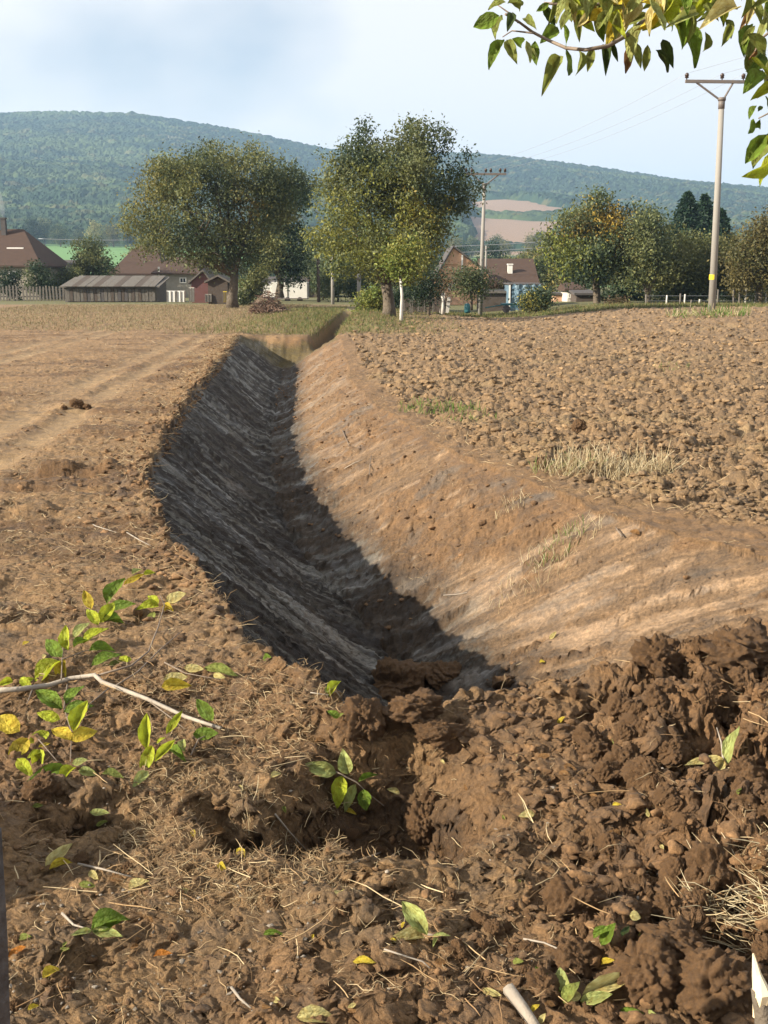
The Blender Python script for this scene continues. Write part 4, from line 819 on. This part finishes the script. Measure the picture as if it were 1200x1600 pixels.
for (px, Y0, w_, h_, mt_, lb) in ((268, 75, 14, 17, 'white', 'pale panel door leaning left of the red lean-to'), (283, 75, 13, 17, 'white', 'pale panel door leaning right next to its twin'), (300, 72, 8, 22, 'lime', 'whitish board stack in front of the red lean-to'), (326, 70, 10, 12, 'concrete', 'grey box by the porch'), (376, 70, 12, 6, 'white', 'small white tub lying right of the left walnut trunk'), (352, 68, 6, 16, 'yellow', 'narrow yellowish board propped against the porch')):
    b = AT(px, 472, Y0); o = MB(); W_, H_ = w_*Y0/FPX, h_*Y0/FPX; root = empty('yard_panel', b, lb, 'panel'); o.box((0, 0, H_/2), (W_, .12, H_), tilt=(-.1, 0, 0)); o.build('board', M[mt_], root)
    q = MB()
    for s_ in (-1, 0, 1): q.box((s_*W_*.45, -.09-H_*.0, H_/2), (.05, .04, H_*.94), tilt=(-.1, 0, 0))
    q.build('frame', M['oldwood'], root)
# picket fence far left
fr_ = empty('picket_fence', AT(60, 471, 80), 'weathered grey picket fence at the far left', 'fence')
for i in range(30):
    px = -20+i*5.2
    if 30 < px < 33: continue
    c = AT(px, 470, 80)-fr_.location; q = MB(); q.box((c.x, 0, .55), (.12, .03, 1.1+random.uniform(-.12, .12)), tilt=(0, random.uniform(-.05, .05), 0)); q.build('picket', M['oldwood'], fr_)
for z_ in (.35, .85): q = MB(); q.box(((AT(55, 470, 80)-fr_.location).x, .05, z_), (150/FPX*80, .05, .08)); q.build('rail', M['oldwood'], fr_)
# white trailer
tr_ = empty('box_trailer', AT(447, 472, 80), 'white box trailer parked behind the brush pile', 'trailer')
q = MB(); q.box((.25, 1, .85), (2.55, 2, 1.15)); q.build('box', M['white'], tr_)
q = MB(); q.box((-1.35, 1, .8), (.62, 1.8, .95)); q.build('cab', M['white'], tr_)
for x_ in (-1.1, .1, 1.0): q = MB(); q.tube([(x_, -.02, .16), (x_, .2, .16)], [.2, .2], 14); q.build('wheel', M['darkroof'], tr_)
q = MB(); q.box((.1, .5, .24), (2.9, 1.2, .08)); q.build('chassis', M['metal'], tr_)
for x_ in (-.35, .1): q = MB(); q.box((x_, -.02, .85), (.03, .04, 1.1)); q.build('seam', M['concrete'], tr_)
q = MB(); q.box((1.535, .9, .85), (.03, 1.7, 1.0)); q.build('door', M['concrete'], tr_)
house('village_house', 'small house with pinkish gabled roof behind the thin pole', 'house', 478, 520, 95, 7, 468, 450, 428, 'gabley', 'darkwood', 'redroof', ov=.3, rx=488)
house('village_house', 'dark long house half hidden behind the white trailer', 'house', 395, 480, 100, 7, 466, 446, 432, 'gablex', 'oldwood', 'darkroof')
# dark bin and posts in the middle
b_ = empty('dark_bin', AT(568, 486, 58), 'dark tilted crate beside the yellow-green hedge', 'crate'); q = MB(); q.box((0, .3, .42), (.62, .6, .84), tilt=(0, .12, 0)); q.build('body', M['darkroof'], b_); q = MB(); q.box((.05, .3, .87), (.7, .68, .06), tilt=(0, .12, 0)); q.build('lid', M['metal'], b_)
# right side houses
h2 = house('village_house', 'house with tall peach-coloured gable behind the small pruned tree', 'house', 684, 762, 80, 8, 486, 430, 386, 'gabley', 'peach', 'darkroof', wins=[(706, 448, 9, 10)], rx=708, ov=.2)
for (px, py, w_, h_) in ((722, 412, 2.5, 26), (700, 412, 30, 1.5), (712, 428, 40, 1.5)): c = AT(px, py, 80)-h2.location; q = MB(); q.box((c.x, -.05, c.z), (w_*80/FPX, .08, h_*80/FPX)); q.build('trim', M['peach' if h_ < 3 else 'white'], h2)
house('village_house', 'long brown-roofed house with white chimney behind the sheds on the right', 'house', 758, 838, 88, 9, 484, 444, 404, 'gablex', 'plaster', 'rooftile', chim=[(797, 414, 7, 'white', 2.0)], ov=.2)
house('open_shed', 'dark open-fronted shed with thin roof right of the farther pole', 'shed', 752, 796, 62, 3, 488, 459, 456, 'shed', 'darkwood', 'oldwood', ov=.15)
ts = house('tarp_shed', 'lean-to with crumpled blue tarpaulin walls and pale frame', 'shed', 797, 846, 60, 3, 488, 446, 444, 'shed', 'tarp', 'darkroof', ov=.1, rt=.06)
for px in (796, 812, 846): c = AT(px, 466, 60)-ts.location; q = MB(); q.box((c.x, -.06, .72), (.08, .08, 1.5)); q.build('post', M['white' if px < 800 else 'oldwood'], ts)
c0 = AT(822, 458, 60)-ts.location; V = []; F = []; nx_, nz_ = 14, 9
for j in range(nz_):
    for i in range(nx_): V.append((c0.x+(i/(nx_-1)-.5)*1.55, -.12-.07*random.random()+.03*math.sin(i*1.7), c0.z+.45-(j/(nz_-1))*.95+.05*math.sin(i*2.1)))
for j in range(nz_-1):
    for i in range(nx_-1): a_ = j*nx_+i; F.append((a_, a_+1, a_+nx_+1, a_+nx_))
solid(V, F, 'tarpaulin', M['tarp'], ts)
tt_ = empty('teal_cart', AT(808, 489, 56), 'low teal metal farm cart in front of the blue tarpaulin shed', 'cart')
q = MB(); q.box((0, .5, .42), (1.5, 1, .10)); q.box((0, .0, .30), (1.4, .05, .05)); q.build('bed', M['teal'], tt_)
for x_ in (-.55, .55): q = MB(); q.tube([(x_, -.03, .2), (x_, .08, .2)], [.2, .2], 14); q.build('wheel', M['darkroof'], tt_)
q = MB(); q.tube([(-.7, .3, .4), (-1.6, .2, .25)], [.03, .03], 6); q.build('drawbar', M['teal'], tt_)
wb = empty('water_barrel', AT(730, 489, 55), 'small teal barrel under the pruned tree', 'barrel'); q = MB(); q.tube([(0, 0, 0), (0, 0, .1), (0, 0, .3), (0, 0, .42), (0, 0, .46)], [.13, .15, .15, .13, .08], 14); q.build('body', M['teal'], wb, True); q = MB(); q.tube([(0, 0, .44), (0, 0, .5)], [.05, .05], 8); q.build('cap', M['metal'], wb)
house('white_shed', 'small white and orange plastered shed under the large garden tree', 'shed', 886, 908, 66, 2.5, 486, 450, 441, 'gablex', 'lime', 'rooftile', ov=.2, wins=[(891, 462, 5, 6)])
house('low_wall_store', 'low store with tan boards between the shrub and the white shed', 'store', 866, 893, 68, 2, 486, 462, 460, 'shed', 'peach', 'darkroof', ov=.1)
house('dark_store', 'dark covered stack beside the trunk of the large garden tree', 'store', 900, 926, 64, 2, 488, 462, 456, 'shed', 'darkwood', 'darkroof', ov=.15)
for (px, Y0, h_, lb) in ((691, 55, 30, 'whitewashed leaning plank left of the pruned tree'), (700, 55, 24, 'shorter whitewashed plank beside the leaning one')):
    q = MB(); b = AT(px, 489, Y0); q.box((0, 0, h_*Y0/FPX/2), (.16, .1, h_*Y0/FPX), tilt=(0, .12, 0)); q.build('whitewashed_plank', M['lime'], None, loc=b, label=lb, cat='plank')
ff = empty('wire_fence', AT(1110, 489, 56), 'old garden fence with pale posts behind the near pole', 'fence')
for px in (1010, 1040, 1062, 1068, 1077, 1090, 1120, 1146, 1154, 1164, 1178, 1195):
    c = AT(px, 489, 56)-ff.location; h_ = random.uniform(.6, 1.0) if px < 1100 else random.uniform(.95, 1.3); q = MB(); q.tube([(c.x, 0, -.1), (c.x+random.uniform(-.08, .08), 0, h_)], [.045, .04], 7); q.build('post', M['oldwood' if random.random() < .5 else 'lime'], ff, True)
for z_ in (.3, .6, .85): q = MB(); q.tube([((AT(1010, 489, 56)-ff.location).x, 0, z_), ((AT(1230, 489, 56)-ff.location).x, 0, z_)], [.008, .008], 4); q.build('wire', M['wire'], ff)
ff = empty('garden_fence', AT(640, 488, 54), 'dark board fence right of the central walnut trunk', 'fence')
for i in range(22):
    px = 628+i*3.2; c = AT(px, 489, 54)-ff.location; q = MB(); q.box((c.x, 0, .35), (.085, .025, .7+random.uniform(-.1, .1)), tilt=(0, random.uniform(-.04, .04), 0)); q.build('board', M['darkwood' if random.random() < .7 else 'oldwood'], ff)
# brush pile
bp = empty('brush_pile', AT(420, 487, 50), 'heap of cut reddish-brown branches at the end of the stubble', 'brush pile')
q = MB()
for i in range(520):
    r_ = random.random()**.5; an = random.uniform(0, 6.28); x_ = r_*.85*math.cos(an); y_ = r_*.6*math.sin(an); z_ = max(0, .95*(1-r_**1.6))*random.random(); d = Vector((random.uniform(-1, 1), random.uniform(-1, 1), random.uniform(-.35, .5))); d.normalize(); d *= random.uniform(.2, .55)
    p0 = Vector((x_, y_, z_)); q.tube([p0-d*.5, p0+Vector((0, 0, .03)), p0+d*.5], [.016, .013, .006], 4, col=random.choice([(.13, .075, .05), (.20, .13, .09), (.09, .06, .045), (.27, .20, .15)]), cap=False)
q.build('branches', M['straw'], bp, kind='stuff')
# smoke from the chimney
sm = bpy.data.materials.new('smoke'); sm.use_nodes = True; n = sm.node_tree.nodes; n.remove(n['Principled BSDF']); v_ = n.new('ShaderNodeVolumePrincipled'); v_.inputs['Density'].default_value = .35; v_.inputs['Color'].default_value = (.9, .92, .95, 1); sm.node_tree.links.new(v_.outputs[0], n['Material Output'].inputs['Volume'])
c = AT(5, 341, 89); q = MB(); q.tube([c+Vector((0, 0, .1)), c+Vector((-.05, 0, .7)), c+Vector((-.25, 0, 1.4)), c+Vector((-.6, 0, 2.2)), c+Vector((-1.1, 0, 3))], [.12, .25, .36, .5, .7], 10, jit=.3); q.build('chimney_smoke', sm, None, True, label='thin pale smoke rising from the chimney at far left', cat='smoke')

# ------------------------------------------------------------------ leaves
PAL = dict(lime=(.46, .56, .045), green=(.17, .28, .035), yellow=(.62, .52, .06), dark=(.06, .10, .025), pale=(.42, .50, .18), cream=(.66, .62, .28), brown=(.30, .18, .08), orange=(.55, .23, .04), olive=(.26, .32, .08))
def leafmesh(col, v, curl, fold):
    n = 9; V = []; F = []; C_ = []
    for i in range(n):
        t = i/(n-1); w = .5*math.sin(math.pi*min(t*1.02, 1)**.80)**.82 if 0 < t < 1 else .0; w = max(w, .012)
        for s_ in (-1, -.5, 0, .5, 1):
            V.append((t, s_*w*(1+.05*math.sin(t*23+s_*2+v)), curl*t*t+abs(s_)*w*fold+.035*math.sin(t*9+s_*3+v*2))); k = 1+.25*vn(np.array([t*4.+v]), np.array([s_*2.]), v)[0]-.12*(s_ == 0)
            C_.append(np.array(col)*k*(1 if t < .93 else .7))
    for i in range(n-1):
        for j in range(4): a_ = i*5+j; F.append((a_, a_+1, a_+6, a_+5))
    return npmesh('leaf', V, np.array(F), M['leaf'], np.array(C_), True)
LM = {k: [leafmesh(c, i, (-.22, -.05, .12, -.4)[i], (.35, .6, .25, .8)[i]) for i in range(4)] for k, c in PAL.items()}
CAMP = Vector((0, 0, CH))
def setleaf(root, P, Q, col, wr, view=None, roll=0.):
    """one leaf from base P to tip Q, its face turned towards the viewer's side or up"""
    d = Q-P; L_ = d.length; x_ = d.normalized(); up = view if view is not None else Vector((0, 0, 1)); z_ = (up-x_*up.dot(x_)).normalized(); y_ = z_.cross(x_)
    o = bpy.data.objects.new('leaf', random.choice(LM[col])); COL.objects.link(o); o.parent = root
    m_ = Matrix((x_, y_, z_)).transposed().to_4x4()@Matrix.Rotation(roll, 4, 'X'); o.matrix_basis = Matrix.Translation(P-root.location)@m_@Matrix.Diagonal((L_, L_*wr, L_*.8, 1)); return o
def lift(px, py, k=.03, p=None): p = p or hit(px, py); d = (CAMP-p); return p+d*(k/d.length)
def sprig(name, label, leaves, stems=(), k0=.03, k1=.05, mt='twig', cat='leafy twig', group=None, ref=None, wr=.44, ls=1.08):
    """leaves: (bx,by,tx,ty,colour[,width]) in photo pixels, lying on or just above the soil"""
    b = hit(*(ref or leaves[0][:2])); root = empty(name, b, label, cat, group)
    for q in leaves:
        P = lift(q[0], q[1], k0); Qp = lift(q[2], q[3], k1+random.uniform(0, .03))
        dp = (P-CAMP).length; dq = Qp-CAMP; Qp = CAMP+dq.normalized()*(dp+max(-.04, min(.04, .4*(dq.length-dp))))
        Qp = P+(Qp-P)*ls
        setleaf(root, P, Qp, q[4], q[5] if len(q) > 5 else wr, (CAMP-P).normalized()*.8+Vector((-.35, 0, .5)), random.uniform(-.35, .35))
    for st in stems:
        pts = [lift(x_, y_, (k0 if len(st) < 3 else st[2]))-root.location for x_, y_ in st[0]]
        # smooth the depth along the stem
        zz = [p.z for p in pts]
        q = MB(); n2 = []; 
        for i in range(len(pts)-1):
            for f in (0, .5): n2.append(pts[i].lerp(pts[i+1], f))
        n2.append(pts[-1]); rad = np.linspace(st[1], st[1]*.55, len(n2)); q.tube(n2, rad, 8, jit=.12); q.build('stem', M[mt], root, True)
    return root
random.seed(9)
def z7(l): return [(a_/3, 860+b_/3, c_/3, 860+d_/3, *r_) for a_, b_, c_, d_, *r_ in l]
br = z7([(500,250,570,150,'green',.5),(430,275,400,205,'yellow'),(460,350,415,280,'lime'),(470,340,525,250,'lime'),(480,335,575,320,'green'),(515,285,612,255,'green'),(390,435,482,360,'lime'),(345,410,402,340,'pale'),(320,468,310,370,'lime'),(290,500,222,425,'green',.5),(282,520,170,615,'lime',.5),(300,510,300,618,'yellow'),(345,455,405,410,'green'),(418,470,520,455,'green'),(430,540,540,480,'green'),(540,510,560,615,'olive',.55),(560,500,618,540,'lime'),(310,720,372,635,'green',.55),(292,742,188,670,'green'),(300,755,412,722,'green'),(282,792,190,765,'lime'),(345,850,398,728,'lime'),(330,890,435,845,'yellow',.55),(345,890,258,848,'yellow'),(225,850,152,905,'lime',.6),(92,850,-10,785,'yellow',.6),(130,882,55,975,'yellow',.55),(80,978,138,1040,'lime'),(195,940,140,960,'lime'),(188,935,175,1030,'lime'),(232,905,190,925,'yellow'),(310,1012,163,1060,'green',.34),(355,1022,280,1070,'lime'),(368,1030,442,1048,'pale'),(478,1045,562,1062,'olive'),(338,1000,400,985,'pale'),(690,935,688,792,'lime',.34),(712,915,672,1045,'lime',.36),(725,990,805,905,'lime',.3),(735,905,765,878,'lime'),(692,1035,636,1088,'pale'),(780,862,842,778,'lime',.3),(905,862,1005,858,'green',.5),(1000,800,938,718,'green'),(990,770,1005,745,'pale'),(795,930,852,962,'green'),(865,945,850,885,'pale'),(765,605,860,598,'cream',.5),(758,640,868,628,'yellow',.45),(862,550,942,556,'cream',.4),(958,552,1085,568,'olive',.35),(1000,582,1042,592,'cream'),(745,262,658,262,'lime',.45),(775,240,857,212,'cream',.55),(742,252,700,212,'lime'),(772,250,806,292,'yellow',.5),(722,288,700,345,'olive'),(580,160,660,125,'yellow',.3),(620,112,657,92,'pale',.6),(672,112,718,102,'lime'),(100,620,150,600,'lime'),(60,610,0,630,'lime'),(150,640,95,600,'lime')])
sprig('fallen_branch', 'fallen walnut branch with pale bark and yellow-green leaves lying across the left foreground', br,
      stems=[([(-20, 1080), (30, 1077), (75, 1071), (110, 1060), (148, 1055), (160, 1066), (190, 1077), (230, 1092), (290, 1120), (345, 1138)], .0115, .09)], mt='palebark', k0=.08, k1=.11, ref=(150, 1070), cat='branch', wr=.46, ls=1.22)
bro = bpy.data.objects['fallen_branch']
for st, r_ in (([(150, 1056), (205, 1040), (232, 1018), (247, 980), (257, 945), (250, 930)], .0045), ([(180, 1072), (215, 1050), (250, 1015), (285, 985)], .004), ([(96, 1062), (97, 1030), (100, 1000), (103, 975)], .003), ([(97, 1030), (130, 1018), (170, 1010)], .0025), ([(105, 1070), (100, 1105), (112, 1145), (110, 1190)], .003), ([(170, 1075), (140, 1100), (115, 1145)], .003), ([(257, 1035), (290, 1052), (345, 1062)], .003), ([(232, 1095), (268, 1122), (290, 1140)], .0025), ([(50, 1078), (42, 1100)], .003), ([(60, 1155), (90, 1190)], .002), ([(298, 1180), (310, 1155), (330, 1145)], .003)):
    q = MB(); pts = [lift(x_, y_, .085)-bro.location for x_, y_ in st]; n2 = [pts[i].lerp(pts[i+1], f) for i in range(len(pts)-1) for f in (0, .5)]+[pts[-1]]; q.tube(n2, np.linspace(r_, r_*.5, len(n2)), 7, jit=.1); q.build('twig', M['twig'], bro, True)
def z3(l): return [(400+a_/3, 1040+b_/3, 400+c_/3, 1040+d_/3, *r_) for a_, b_, c_, d_, *r_ in l]
sprig('leafy_twig', 'five-leaved green twig lying by the dark central hollow', z3([(375,502,228,468,'pale',.42),(432,508,405,405,'pale',.62),(400,515,380,655,'lime',.5),(466,555,415,675,'pale',.38),(480,545,562,502,'green',.3),(505,580,520,672,'green',.75),(420,680,465,690,'yellow')]), stems=[([(525, 1206), (557, 1222), (575, 1240), (600, 1259)], .003)])
sprig('seedling_leaf', 'upright lime leaf with pale root at the left lip of the ditch end', z3([(345,145,388,58,'lime',.42),(330,130,345,95,'olive')]), stems=[([(485, 1082), (512, 1086), (525, 1080), (533, 1090)], .0025)], mt='palebark')
sprig('seedling_leaf', 'small green leaf just below the upright lime leaf', z3([(385,245,342,212,'green',.6),(385,245,410,225,'olive',.6)]))
def z4(l): return [(780+a_/2.857, 960+b_/2.857, 780+c_/2.857, 960+d_/2.857, *r_) for a_, b_, c_, d_, *r_ in l]
sprig('leafy_twig', 'three pale curled yellow-green leaves standing on the heap at the right', z4([(1020,670,1052,502,'pale',.34),(1000,645,842,682,'cream',.3),(1002,648,934,785,'cream',.28)]), stems=[([(1130, 1186), (1127, 1160), (1120, 1137)], .0035)], mt='palebark', k0=.06, k1=.10)
def z6(l): return [(400+a_/3, 1300+b_/3, 400+c_/3, 1300+d_/3, *r_) for a_, b_, c_, d_, *r_ in l]
sprig('leafy_twig', 'pale green twig with one broad leaf in the bottom centre', z6([(805,482,692,335,'pale',.42),(792,495,612,520,'cream',.28),(825,490,905,478,'pale',.25),(850,500,830,525,'pale')]), stems=[([(668, 1460), (690, 1463)], .003)])
def z5(l): return [(780+a_/2.857, 1300+b_/2.857, 780+c_/2.857, 1300+d_/2.857, *r_) for a_, b_, c_, d_, *r_ in l]
sprig('leafy_twig', 'cluster of creamy and green leaves at the bottom right of centre', z5([(275,742,172,608,'green',.34),(295,745,262,608,'pale',.6),(290,765,345,665,'olive',.6),(372,725,602,632,'cream',.28),(362,755,498,726,'pale',.36),(360,722,300,760,'cream')]), k0=.03, k1=.06)
sprig('leafy_twig', 'half buried dark green leaves in the shade of the right clods', z5([(455,505,520,415,'green',.5),(422,475,500,420,'green',.4),(548,465,580,430,'dark',.5),(582,375,630,378,'cream',.9)]))
def z8(l): return [(a_/3, 1180+b_/3, c_/3, 1180+d_/3, *r_) for a_, b_, c_, d_, *r_ in l]
sprig('leafy_twig', 'dark green leaf cluster with a pale stem low in the left foreground', z8([(430,815,585,740,'green',.55),(440,828,560,790,'green',.4),(430,822,565,855,'pale',.35),(430,822,345,835,'pale',.3)]), stems=[([(97, 1427), (115, 1445), (142, 1453)], .0035)], mt='palebark')
singles = z8([(200,1045,275,990,'yellow',.6),(212,520,330,432,'cream',.4),(230,535,335,488,'yellow',.35),(418,545,462,580,'cream',.5),(370,602,442,612,'olive',.4),(600,632,690,590,'cream',.6),(40,945,118,905,'orange',.7),(720,942,802,930,'orange',.4),(130,1195,178,1168,'yellow',.5),(90,862,142,850,'olive',.5),(420,268,508,275,'pale',.4),(150,240,200,235,'olive',.4)])+z6([(920,530,985,525,'green',.5),(455,610,548,600,'yellow',.4),(192,870,372,868,'cream',.4),(1060,740,1152,768,'cream',.3),(35,482,125,472,'green',.3),(680,445,700,425,'yellow',.6)])+z5([(540,795,645,812,'green',.3),(665,795,715,835,'pale',.3),(140,800,175,770,'yellow',.5),(185,857,205,812,'cream',.6),(455,590,515,575,'yellow',.4),(60,580,100,575,'olive',.5)])+z4([(225,110,255,78,'cream',.4),(180,215,202,208,'yellow',.7),(508,580,545,548,'pale',.6),(505,860,540,850,'yellow',.8)])+[(35, 1008, 45, 1003, 'yellow', .6), (66, 1027, 72, 1024, 'cream', .8), (150, 1290, 168, 1285, 'olive', .5), (412, 1025, 425, 1030, 'green', .6), (1000, 835, 985, 830, 'brown', .5)]
names = dict(yellow='bright yellow', cream='creamy pale', olive='dull olive', orange='orange-brown', pale='pale green', green='green', brown='brown', lime='lime', dark='dark')
for q in singles:
    where = 'at the left' if q[0] < 400 else ('in the centre' if q[0] < 800 else 'on the right'); lo = 'near the bottom edge' if q[1] > 1480 else ('in the lower foreground' if q[1] > 1300 else 'beyond the near heap')
    sprig('fallen_leaf', f'{names[q[4]]} fallen leaf {where} {lo}', [q], cat='leaf', k0=.012, k1=.025, group='single fallen leaves')
for i in range(60):
    px = random.uniform(0, 1200); py = random.uniform(1120, 1595); an = random.uniform(0, 6.28); l_ = random.uniform(8, 24); c_ = random.choice(['brown', 'brown', 'cream', 'olive', 'brown', 'yellow'])
    sprig('fallen_leaf', f'small {names[c_]} leaf scrap among the near clods', [(px, py, px+l_*math.cos(an), py+l_*.6*math.sin(an), c_, .5)], cat='leaf', k0=.008, k1=.015, group='small leaf scraps')
# sticks
def stick(label, pts, r0, r1, mt='palebark', k=.02, name='stick'):
    P = [lift(x_, y_, k) for x_, y_ in pts]; q = MB(); q.tube([p-P[0] for p in P], np.linspace(r0, r1, len(P)), 7, jit=.25); q.build(name, M[mt], None, True, loc=P[0], label=label, cat='stick')
stick('thin white bent stick below the broad pale green leaf', [(600, 1483), (630, 1493), (660, 1502), (672, 1513)], .0022, .0015)
stick('short thick pale stick at the bottom edge, right of centre', [(795, 1545), (815, 1572), (838, 1605)], .014, .012)
stick('thin pale root crossing the soil left of the half buried leaves', [(818, 1467), (850, 1473), (885, 1488), (908, 1505)], .0025, .0018)
stick('long brown stem on the soil in the left foreground', [(122, 1350), (160, 1358), (205, 1370)], .0035, .002)
stick('slender straw-coloured stem hanging into the small left hollow', [(430, 1272), (450, 1297), (478, 1328)], .003, .002)
stick('straw stick lying on the tracked soil at the far left', [(122, 808), (150, 822), (182, 832)], .005, .003)
stick('short pale twig on the track soil by the branch tips', [(198, 832), (220, 845), (236, 853)], .004, .003)
stick('upright dark twig on the sunlit slope beside the crumbly patch', [(577, 742), (578, 728), (580, 712)], .006, .004, 'twig', .05)
stick('dark leaning twig on the upper sunlit slope', [(535, 672), (540, 684), (546, 697)], .006, .004, 'twig', .04)
stick('dark twig sticking out of the slope top at right', [(972, 838), (966, 830), (962, 824)], .006, .004, 'twig', .05)
stick('pale stalk on the slope above the shadow edge', [(693, 930), (712, 929), (730, 926)], .004, .003)
stick('bent pale stalk left of the upright twig', [(538, 732), (552, 724), (567, 718)], .005, .004)
stick('straight dry stalk left of the round clod in the hollow', [(595, 1332), (560, 1345), (542, 1352)], .0025, .002)
stick('pale stalk pointing down near the leaf cluster at bottom left', [(362, 1543), (375, 1560), (392, 1575)], .004, .002)
stick('dark wet clay slab fragment on the slope shoulder', [(838, 722), (852, 718), (868, 719)], .012, .010, 'concrete', .03, 'clay_slab')
# splintered stake at the right edge
P = hit(1190, 1600); sk = empty('splintered_stake', P, 'pale splintered stake with bark sticking up at the right bottom corner', 'stake')
t0 = lift(1200, 1640, .05); t1 = CAMP+(lift(1186, 1545, .12)-CAMP).normalized()*((t0-CAMP).length*.98); t2 = CAMP+(lift(1177, 1490, .12)-CAMP).normalized()*((t0-CAMP).length*.97)
q = MB(); q.tube([t0-P-Vector((0, 0, .1)), (t0+t1)/2-P, t1-P], [.018, .017, .016], 9, jit=.1); q.build('shaft', M['bark'], sk, True)
q = MB(); q.tube([t1-P-Vector((-.002, 0, .06)), t1-P+Vector((.004, -.01, 0)), t1.lerp(t2, .4)-P, t2-P], [.012, .017, .010, .002], 7, jit=.4); q.build('splinter', M['whitewood'], sk)
# dark post at the left edge
P = AT(-14, 1640, 1.5); pt = empty('wooden_post', P, 'dark weathered wooden post cut off by the left bottom edge', 'post'); a0 = AT(-26, 1300, 1.53)-P; q = MB(); q.tube([Vector((0, 0, -.5)), Vector((0, 0, 0)), a0*.5, a0], [.034, .032, .03, .028], 12, jit=.12); q.build('shaft', M['post'], pt, True)

# ------------------------------------------------------------------ overhanging walnut branch
OB = AT(1260, -60, 2.6); ob = empty('overhanging_branch', OB, 'overhanging walnut branches with green and yellowing leaves in the top right corner', 'branch')
def tw(pts, r0, Yd=2.6):
    q = MB(); P = [AT(x_, y_, Yd+.05*math.sin(i))-OB for i, (x_, y_) in enumerate(pts)]; q.tube([P[i].lerp(P[i+1], f) for i in range(len(P)-1) for f in (0, .5)]+[P[-1]], np.linspace(r0, r0*.5, 2*len(P)-1), 7, jit=.1); q.build('twig', M['twig'], ob, True)
tw([(1060, -60), (1028, -5), (1012, 25), (985, 52), (950, 72), (915, 78), (885, 75), (855, 62), (832, 50), (812, 35), (790, 22)], .0055)
tw([(1280, -40), (1180, -15), (1080, -10), (985, 5), (900, 8), (850, 5)], .006, 2.7)
tw([(1290, 30), (1215, 40), (1190, 60), (1180, 80)], .004); tw([(1290, 90), (1225, 120), (1198, 125)], .004); tw([(1280, 150), (1215, 170), (1185, 185)], .003); tw([(1290, 180), (1225, 200), (1195, 215)], .004)
tw([(835, 52), (800, 48), (785, 58)], .0022); tw([(810, 35), (795, 20), (778, 8)], .0025)
ol = [(780,24,741,42,'green',.55),(786,30,768,50,'olive',.5),(788,62,763,108,'green',.42),(792,62,808,100,'olive',.42),(800,60,822,72,'green',.45),(822,64,826,100,'pale',.45),(836,64,840,102,'green',.55),(875,88,849,136,'olive',.4),(885,78,884,120,'green',.5),(905,80,908,115,'olive',.4),(925,76,917,115,'olive',.4),(945,70,948,108,'dark',.35),(957,66,965,97,'dark',.3),(985,62,975,113,'brown',.35),(996,68,1000,106,'olive',.35),(1012,70,1007,113,'olive',.35),(1025,78,1045,113,'dark',.32),(1035,62,1052,102,'dark',.35),(1003,38,984,96,'pale',.55),(1065,35,1088,106,'green',.5),(1102,50,1104,86,'olive',.35),(1132,30,1143,60,'olive',.5),(790,3,762,15,'olive',.4),(793,5,818,8,'olive',.4),(800,20,795,42,'dark',.4),(812,10,806,-8,'olive',.5),(850,5,868,37,'dark',.4),(858,5,838,18,'green',.5),(870,42,848,62,'green',.5),(878,36,890,72,'green',.4),(905,22,904,62,'olive',.4),(925,2,912,46,'brown',.4),(935,22,942,68,'green',.4),(950,0,948,32,'olive',.45),(965,18,960,60,'pale',.4),(890,15,878,50,'olive',.45),(820,28,838,45,'olive',.4),(830,75,838,92,'pale',.4),
      (1170,5,1195,35,'olive',.4),(1180,40,1156,72,'olive',.4),(1178,20,1160,35,'brown',.4),(1180,75,1172,95,'brown',.3),(1195,60,1170,87,'cream',.35),(1192,80,1168,112,'green',.5),(1190,110,1165,138,'green',.55),(1197,120,1188,156,'olive',.4),(1182,165,1170,186,'green',.5),(1190,166,1184,176,'green',.5),(1178,188,1166,210,'green',.5),(1188,186,1183,206,'green',.4),(1197,210,1164,256,'green',.6),(1200,215,1178,268,'olive',.45),(1203,240,1190,292,'lime',.35),(1200,170,1197,150,'green',.5)]
random.seed(31)
for i in range(92):
    x_ = random.uniform(865, 1215); y_ = random.uniform(-30, 22) if x_ < 1140 else random.uniform(-30, 90); l_ = random.uniform(34, 62); an = random.gauss(1.6, .75)
    ol.append((x_, y_, x_+l_*math.cos(an), y_+l_*math.sin(an), random.choice(['green', 'olive', 'pale', 'olive', 'pale', 'yellow' if 930 < x_ < 1060 else 'green', 'cream', 'lime', 'olive']), random.uniform(.32, .45)))
for i in range(26):
    x_ = random.uniform(1195, 1290); y_ = random.uniform(60, 300); an = random.gauss(1.7, .6); ol.append((x_, y_, x_+50*math.cos(an), y_+50*math.sin(an), random.choice(['green', 'olive', 'lime']), .45))
for q in ol:
    Y0 = 2.6+random.uniform(-.12, .16); P = AT(q[0], q[1], Y0); Q_ = AT(q[2], q[3], Y0+random.uniform(-.05, .05)); vw = Vector((random.uniform(-.9, .9), -1, random.uniform(-.1, .6)))
    setleaf(ob, P, Q_, q[4], q[5]*random.uniform(.8, 1.0), vw, random.uniform(-.5, .5))

# ------------------------------------------------------------------ haze
hz = bpy.data.materials.new('haze'); hz.use_nodes = True; n = hz.node_tree.nodes; n.remove(n['Principled BSDF']); v_ = n.new('ShaderNodeVolumePrincipled'); v_.inputs['Density'].default_value = .00025; v_.inputs['Color'].default_value = (.44, .68, 1.0, 1); v_.inputs['Anisotropy'].default_value = .1
hz.node_tree.links.new(v_.outputs[0], n['Material Output'].inputs['Volume'])
q = MB(); q.box((0, 2100, 165), (20000, 4600, 430)); q.build('haze', hz, kind='stuff', label='thin bluish autumn haze over the valley', cat='haze')
